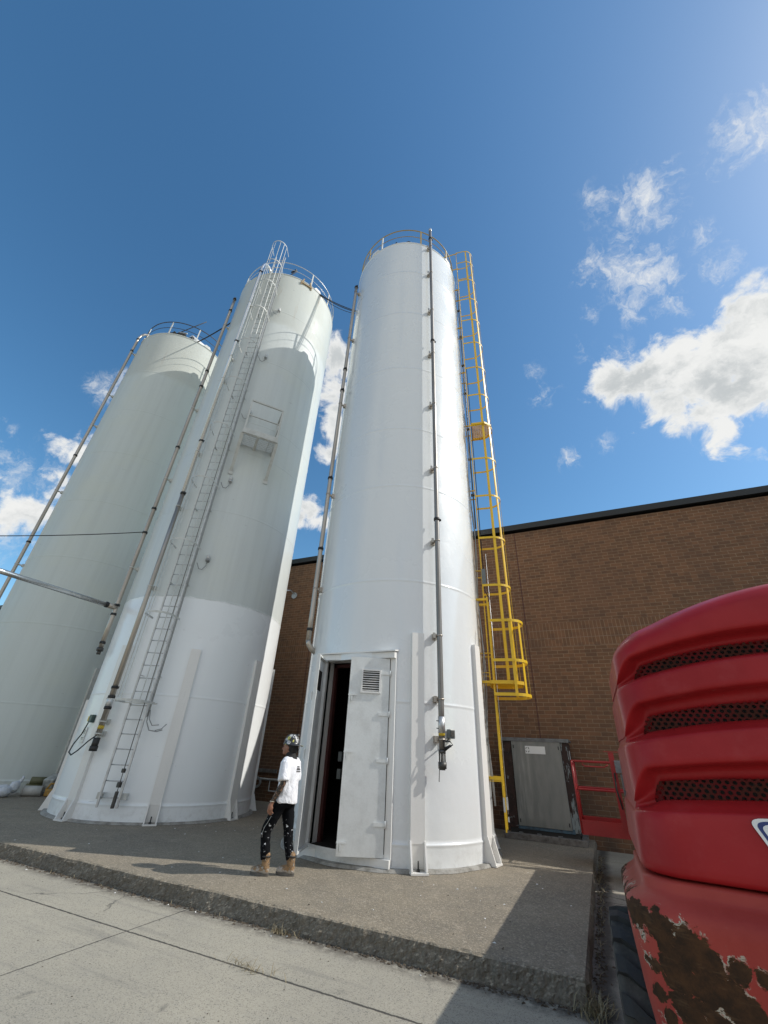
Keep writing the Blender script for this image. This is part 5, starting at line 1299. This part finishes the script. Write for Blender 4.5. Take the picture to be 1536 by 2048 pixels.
# body: one continuous skin
mb = MB()
mb.ball(L3(.045, 0, 1.605), .1, 20, (.86, .86, 1.15)); mb.ball(L3(.075, 0, 1.545), .066, 14, (1, .9, .95)); mb.ball(L3(.128, 0, 1.508), .024, 10)
limb(mb, [(.132, 0, 1.60), (.160, 0, 1.567), (.142, 0, 1.555)], [.012, .017, .014], 8)           # nose
limb(mb, [(.135, -.02, 1.528), (.143, 0, 1.527), (.135, .02, 1.528)], [.008, .011, .008], 8)      # lips
for s_ in (-1, 1): limb(mb, [(.125, s_ * .05, 1.617), (.136, s_ * .02, 1.615)], [.010, .012], 8); mb.ball(L3(.03, s_ * .088, 1.58), .03, 10, (.8, .5, 1.1))
limb(mb, [(-.01, 0, 1.40), (.01, 0, 1.48), (.03, 0, 1.56)], [.062, .056, .058])
mb.loft([oval(0, 0, z, rx, ry) for z, rx, ry in ((.88, .10, .15), (.95, .105, .155), (1.08, .095, .14), (1.25, .115, .165), (1.36, .10, .15), (1.42, .06, .09), (1.45, .05, .06))])
for s_, sh, el, wr in ((1, shL, elL, wrL), (-1, shR, elR, wrR)):
    mid = tuple((a + b) / 2 for a, b in zip(sh, el)); m2 = tuple(a + (b - a) * .35 for a, b in zip(el, wr))
    limb(mb, [(sh[0], sh[1] * .88, sh[2] - .03), mid, el, m2, wr], [.050, .048, .043, .046, .030])
    wx, wy, wz = wr
    # palm, four fingers with two bends, thumb leaving the side of the palm
    limb(mb, [(wx + .005, wy, wz - .01), (wx + .018, wy + .004 * s_, wz - .045), (wx + .028, wy, wz - .085)], [.027, .034, .033], 10)
    for k in range(4):
        ox = wx + .058 - .021 * k; Ls = (.036, .041, .038, .030)[k]
        bx_, bz_ = ox - .002 * k, wz - .098 + .004 * abs(k - 1.2)
        p0 = (bx_ - .006, wy - .002 * s_, bz_ + .02); p1 = (bx_ + .004, wy - .006 * s_, bz_ - Ls * .7); p2 = (bx_ - .004, wy - .020 * s_, bz_ - Ls * 1.35); p3 = (bx_ - .016, wy - .034 * s_, bz_ - Ls * 1.65)
        limb(mb, [p0, p1, p2, p3], [.0105, .0098, .0088, .0075], 8)
    limb(mb, [(wx + .028, wy - .012 * s_, wz - .03), (wx + .062, wy - .020 * s_, wz - .06), (wx + .068, wy - .026 * s_, wz - .092)], [.013, .0115, .009], 8)
for s_, hp, kn, an in ((1, hpL, knL, anL), (-1, hpR, knR, anR)):
    a = tuple((p + q) / 2 for p, q in zip(hp, kn)); b_ = tuple(p + (q - p) * .3 for p, q in zip(kn, an))
    limb(mb, [hp, a, kn, b_, an], [.085, .070, .052, .050, .036])
    limb(mb, [(an[0], an[1], .085), (an[0] + .06, an[1], .06), (an[0] + .15, an[1], .045)], [.036, .036, .026])
wl = (wrL[0], wrL[1], wrL[2])
def body_pick(c):
    d = c - PO; y = d.dot(lf); z = d.z
    if .875 < z < 1.24 and abs(y) > .175: return 1
    return 0
body = remeshed(mb, 'body', [skin, ink], .0075, pr, 3, pick=body_pick)
mb = MB()
for s_ in (-1, 1): mb.ball(L3(.128, s_ * .035, 1.607), .009, 8)
mb.build('eye', M['black'], pr)
# T-shirt
mb = MB()
mb.loft([oval(cx, 0, z, rx, ry, 26, tl) for cx, z, rx, ry, tl in ((-.03, .858, .150, .205, .012), (-.03, .90, .152, .205, .010), (-.03, 1.0, .142, .198, 0), (-.03, 1.12, .134, .195, 0), (-.03, 1.25, .136, .205, 0), (-.025, 1.34, .128, .208, 0), (-.02, 1.40, .108, .175, 0), (-.012, 1.445, .082, .115, 0), (-.01, 1.462, .07, .078, 0))])
for s_, sh, el in ((1, shL, elL), (-1, shR, elR)):
    a = tuple(p + (q - p) * .35 for p, q in zip(sh, el)); b_ = tuple(p + (q - p) * .90 for p, q in zip(sh, el))
    limb(mb, [(sh[0], sh[1] - .03 * s_, sh[2] - .005), a], [.078, .080]); mb.tube([L3(*sh), L3(*a), L3(*b_)], [.078, .083, .088], 14)
shirt = remeshed(mb, 'shirt', shirtm, .010, pr, 5, disp=lambda p: .034 * fbm(p.x * 9 + p.z * 3, p.y * 9 - p.z * 5, 2) * (1.2 if p.z < 1.3 else .8) + .010 * fbm(p.x * 22, p.z * 16 + p.y * 12, 6))
# print high on the back, laid on the cloth
bv = BVHTree.FromPolygons([v.co.copy() for v in shirt.data.vertices], [tuple(p.vertices) for p in shirt.data.polygons])
mb = MB(); random.seed(3)
def on_back(y, z):
    h = bv.ray_cast(L3(-.6, y, z), fw, 2)
    return h[0] if h[0] is not None else L3(-.17, y, z)
for zz, y0, y1, hh in ((1.325, -.055, .025, .012), (1.305, -.065, .035, .012), (1.282, -.07, .04, .017), (1.258, -.07, .04, .014)):
    y = y0
    while y < y1:
        w = .008 + random.random() * .012
        q = [on_back(a, b) - fw * .004 for a, b in ((y, zz), (y + w, zz), (y + w, zz + hh), (y, zz + hh))]; q2 = [p + fw * .003 for p in q]
        mb.add(q + q2, [(0, 1, 2, 3), (7, 6, 5, 4), (0, 4, 5, 1), (1, 5, 6, 2), (2, 6, 7, 3), (3, 7, 4, 0)]); y += w + .005
pm = mb.build('print', blackc); pm.parent = shirt
# trousers
mb = MB()
mb.loft([oval(-.02, 0, z, rx, ry) for z, rx, ry in ((.80, .105, .165), (.88, .122, .172), (.98, .118, .168), (1.03, .11, .16))])
for hp, kn, an in ((hpL, knL, anL), (hpR, knR, anR)):
    a = tuple(p + (q - p) * .5 for p, q in zip(hp, kn)); b_ = tuple(p + (q - p) * .45 for p, q in zip(kn, an)); e = (an[0], an[1], .185)
    limb(mb, [(hp[0], hp[1], .87), a, kn], [.105, .092, .075]); limb(mb, [kn, b_], [.075, .070]); mb.tube([L3(*b_), L3(*e)], [.070, .066], 14)
remeshed(mb, 'trousers', pantsm, .011, pr, 4, disp=lambda p: .020 * fbm(p.x * 10 + p.z * 4, p.z * 13, 8) + .008 * fbm(p.x * 25 + p.y * 20, p.z * 28, 9))
mb = MB()   # long pale drip down the front leg
path = [(.10, .175, .74), (.135, .178, .68), (.17, .178, .62), (.215, .172, .56), (.235, .168, .50), (.232, .165, .44)]
tv = BVHTree.FromPolygons([v.co.copy() for v in D.objects['trousers'].data.vertices], [tuple(p.vertices) for p in D.objects['trousers'].data.polygons])
P_ = []
for p in path:
    h = tv.ray_cast(L3(p[0] - .035, .8, p[2]), -lf, 2); P_.append((h[0] if h[0] is not None else L3(*p)) + lf * .003)
mb.tube(P_, .003, 6); sdr = mb.build('paint_drip', M['galv']); sdr.parent = D.objects['trousers']
# boots
for (ax, ay, az_), hgt in ((anL, 0), (anR, 0)):
    mb = MB(); b0 = ax - .085
    limb(mb, [(ax - .012, ay, .225), (ax - .014, ay, .15), (ax - .020, ay, .085)], [.060, .057, .058], 14)
    limb(mb, [(ax - .03, ay, .07), (ax + .05, ay, .075), (ax + .12, ay, .058), (ax + .165, ay, .052)], [.052, .050, .046, .040], 14)
    bt = remeshed(mb, 'boot', bootm, .009, pr, 3, disp=lambda p: .006 * fbm(p.x * 30, p.z * 40 + p.y * 20, 3))
    mb = MB(); out = []
    for k in range(24):
        a = 2 * pi * k / 24; u = cos(a); x = ax + .06 + u * .148; wv = .050 if u > 0 else .043
        out.append((x, ay + sin(a) * wv * (1 - .12 * u * u)))
    mb.loft([[L3(x, y, z) for x, y in out] for z in (.002, .034)], smooth=False); so = mb.build('sole', solem); so.parent = bt
    mb = MB()
    mb.tube([L3(ax - .012 + .064 * cos(k * pi / 8), ay + .064 * sin(k * pi / 8), .222) for k in range(16)], .010, 6, closed=True); cf = mb.build('collar', M['black']); cf.parent = bt
# scarf, cap liner and hard hat
mb = MB()
mb.loft([oval(cx, 0, z, rx, ry, 20, tl) for cx, z, rx, ry, tl in ((-.012, 1.415, .095, .125, -.01), (-.012, 1.45, .088, .095, -.01), (.0, 1.49, .078, .076, -.012), (.008, 1.515, .074, .070, -.02), (.008, 1.53, .062, .058, -.02))])
remeshed(mb, 'neck_gaiter', blackc, .009, pr, 3, disp=lambda p: .010 * fbm(p.x * 25, p.z * 30 + p.y * 20, 5))
mb = MB(); mb.ball(L3(.0, 0, 1.615), .1, 18, (.98, .98, 1.05)); mb.ball(L3(-.045, 0, 1.565), .07, 12, (.8, 1.1, 1)); mb.build('head_liner', blackc, pr)
mb = MB(); rings = []
for z, rx, ry, tl in ((1.612, .150, .128, .012), (1.622, .152, .130, .012), (1.632, .128, .112, .010), (1.66, .124, .108, .006), (1.70, .114, .099, .003), (1.735, .093, .080, 0), (1.76, .062, .054, 0), (1.774, .028, .024, 0)):
    rings.append([L3(.015 - (.02 if z < 1.63 else 0) + (rx + (.028 if (z < 1.63 and cos(2 * pi * k / 28) < -.2) else 0)) * cos(2 * pi * k / 28), ry * sin(2 * pi * k / 28), z + tl * cos(2 * pi * k / 28) + .008) for k in range(28)])
mb.loft(rings); hat = mb.build('hard_hat', hatm, pr)
mb = MB(); mb.beam(L3(.11, 0, 1.755), L3(-.09, 0, 1.775), .03, .02); r_ob = mb.build('ridge', hatm); r_ob.parent = hat
mb = MB()
hv = BVHTree.FromPolygons([v.co.copy() for v in hat.data.vertices], [tuple(p.vertices) for p in hat.data.polygons])
ctr = V(L3(.03, .3, 1.72)); h = hv.ray_cast(ctr, -lf, 1)
if h[0] is not None:
    n_ = h[1]; u_ = n_.cross(V((0, 0, 1))).normalized(); w_ = n_.cross(u_); pts = [h[0] + n_ * .004 + (u_ * cos(2 * pi * k / 16) + w_ * sin(2 * pi * k / 16)) * .026 for k in range(16)]
    p2 = [p - n_ * .008 for p in pts]
    mb.add(pts + p2, [tuple(range(16))] + [(k, (k + 1) % 16, 16 + (k + 1) % 16, 16 + k) for k in range(16)])
    s_ob = mb.build('sticker', mat('yellow_sticker', fn=worn((.60, .60, .16), (.1, .1, .05), (.4, .5), 40, .8, 60, .02))); s_ob.parent = hat
mb = MB(); wq = L3(*wrL)
mb.tube([wq + fw * (.034 * cos(k * pi / 8)) + lf * (.034 * sin(k * pi / 8)) + V((0, 0, .008)) for k in range(16)], .006, 6, closed=True); mb.build('bracelet', mat('pale_bracelet', (.6, .55, .45), .4), pr)
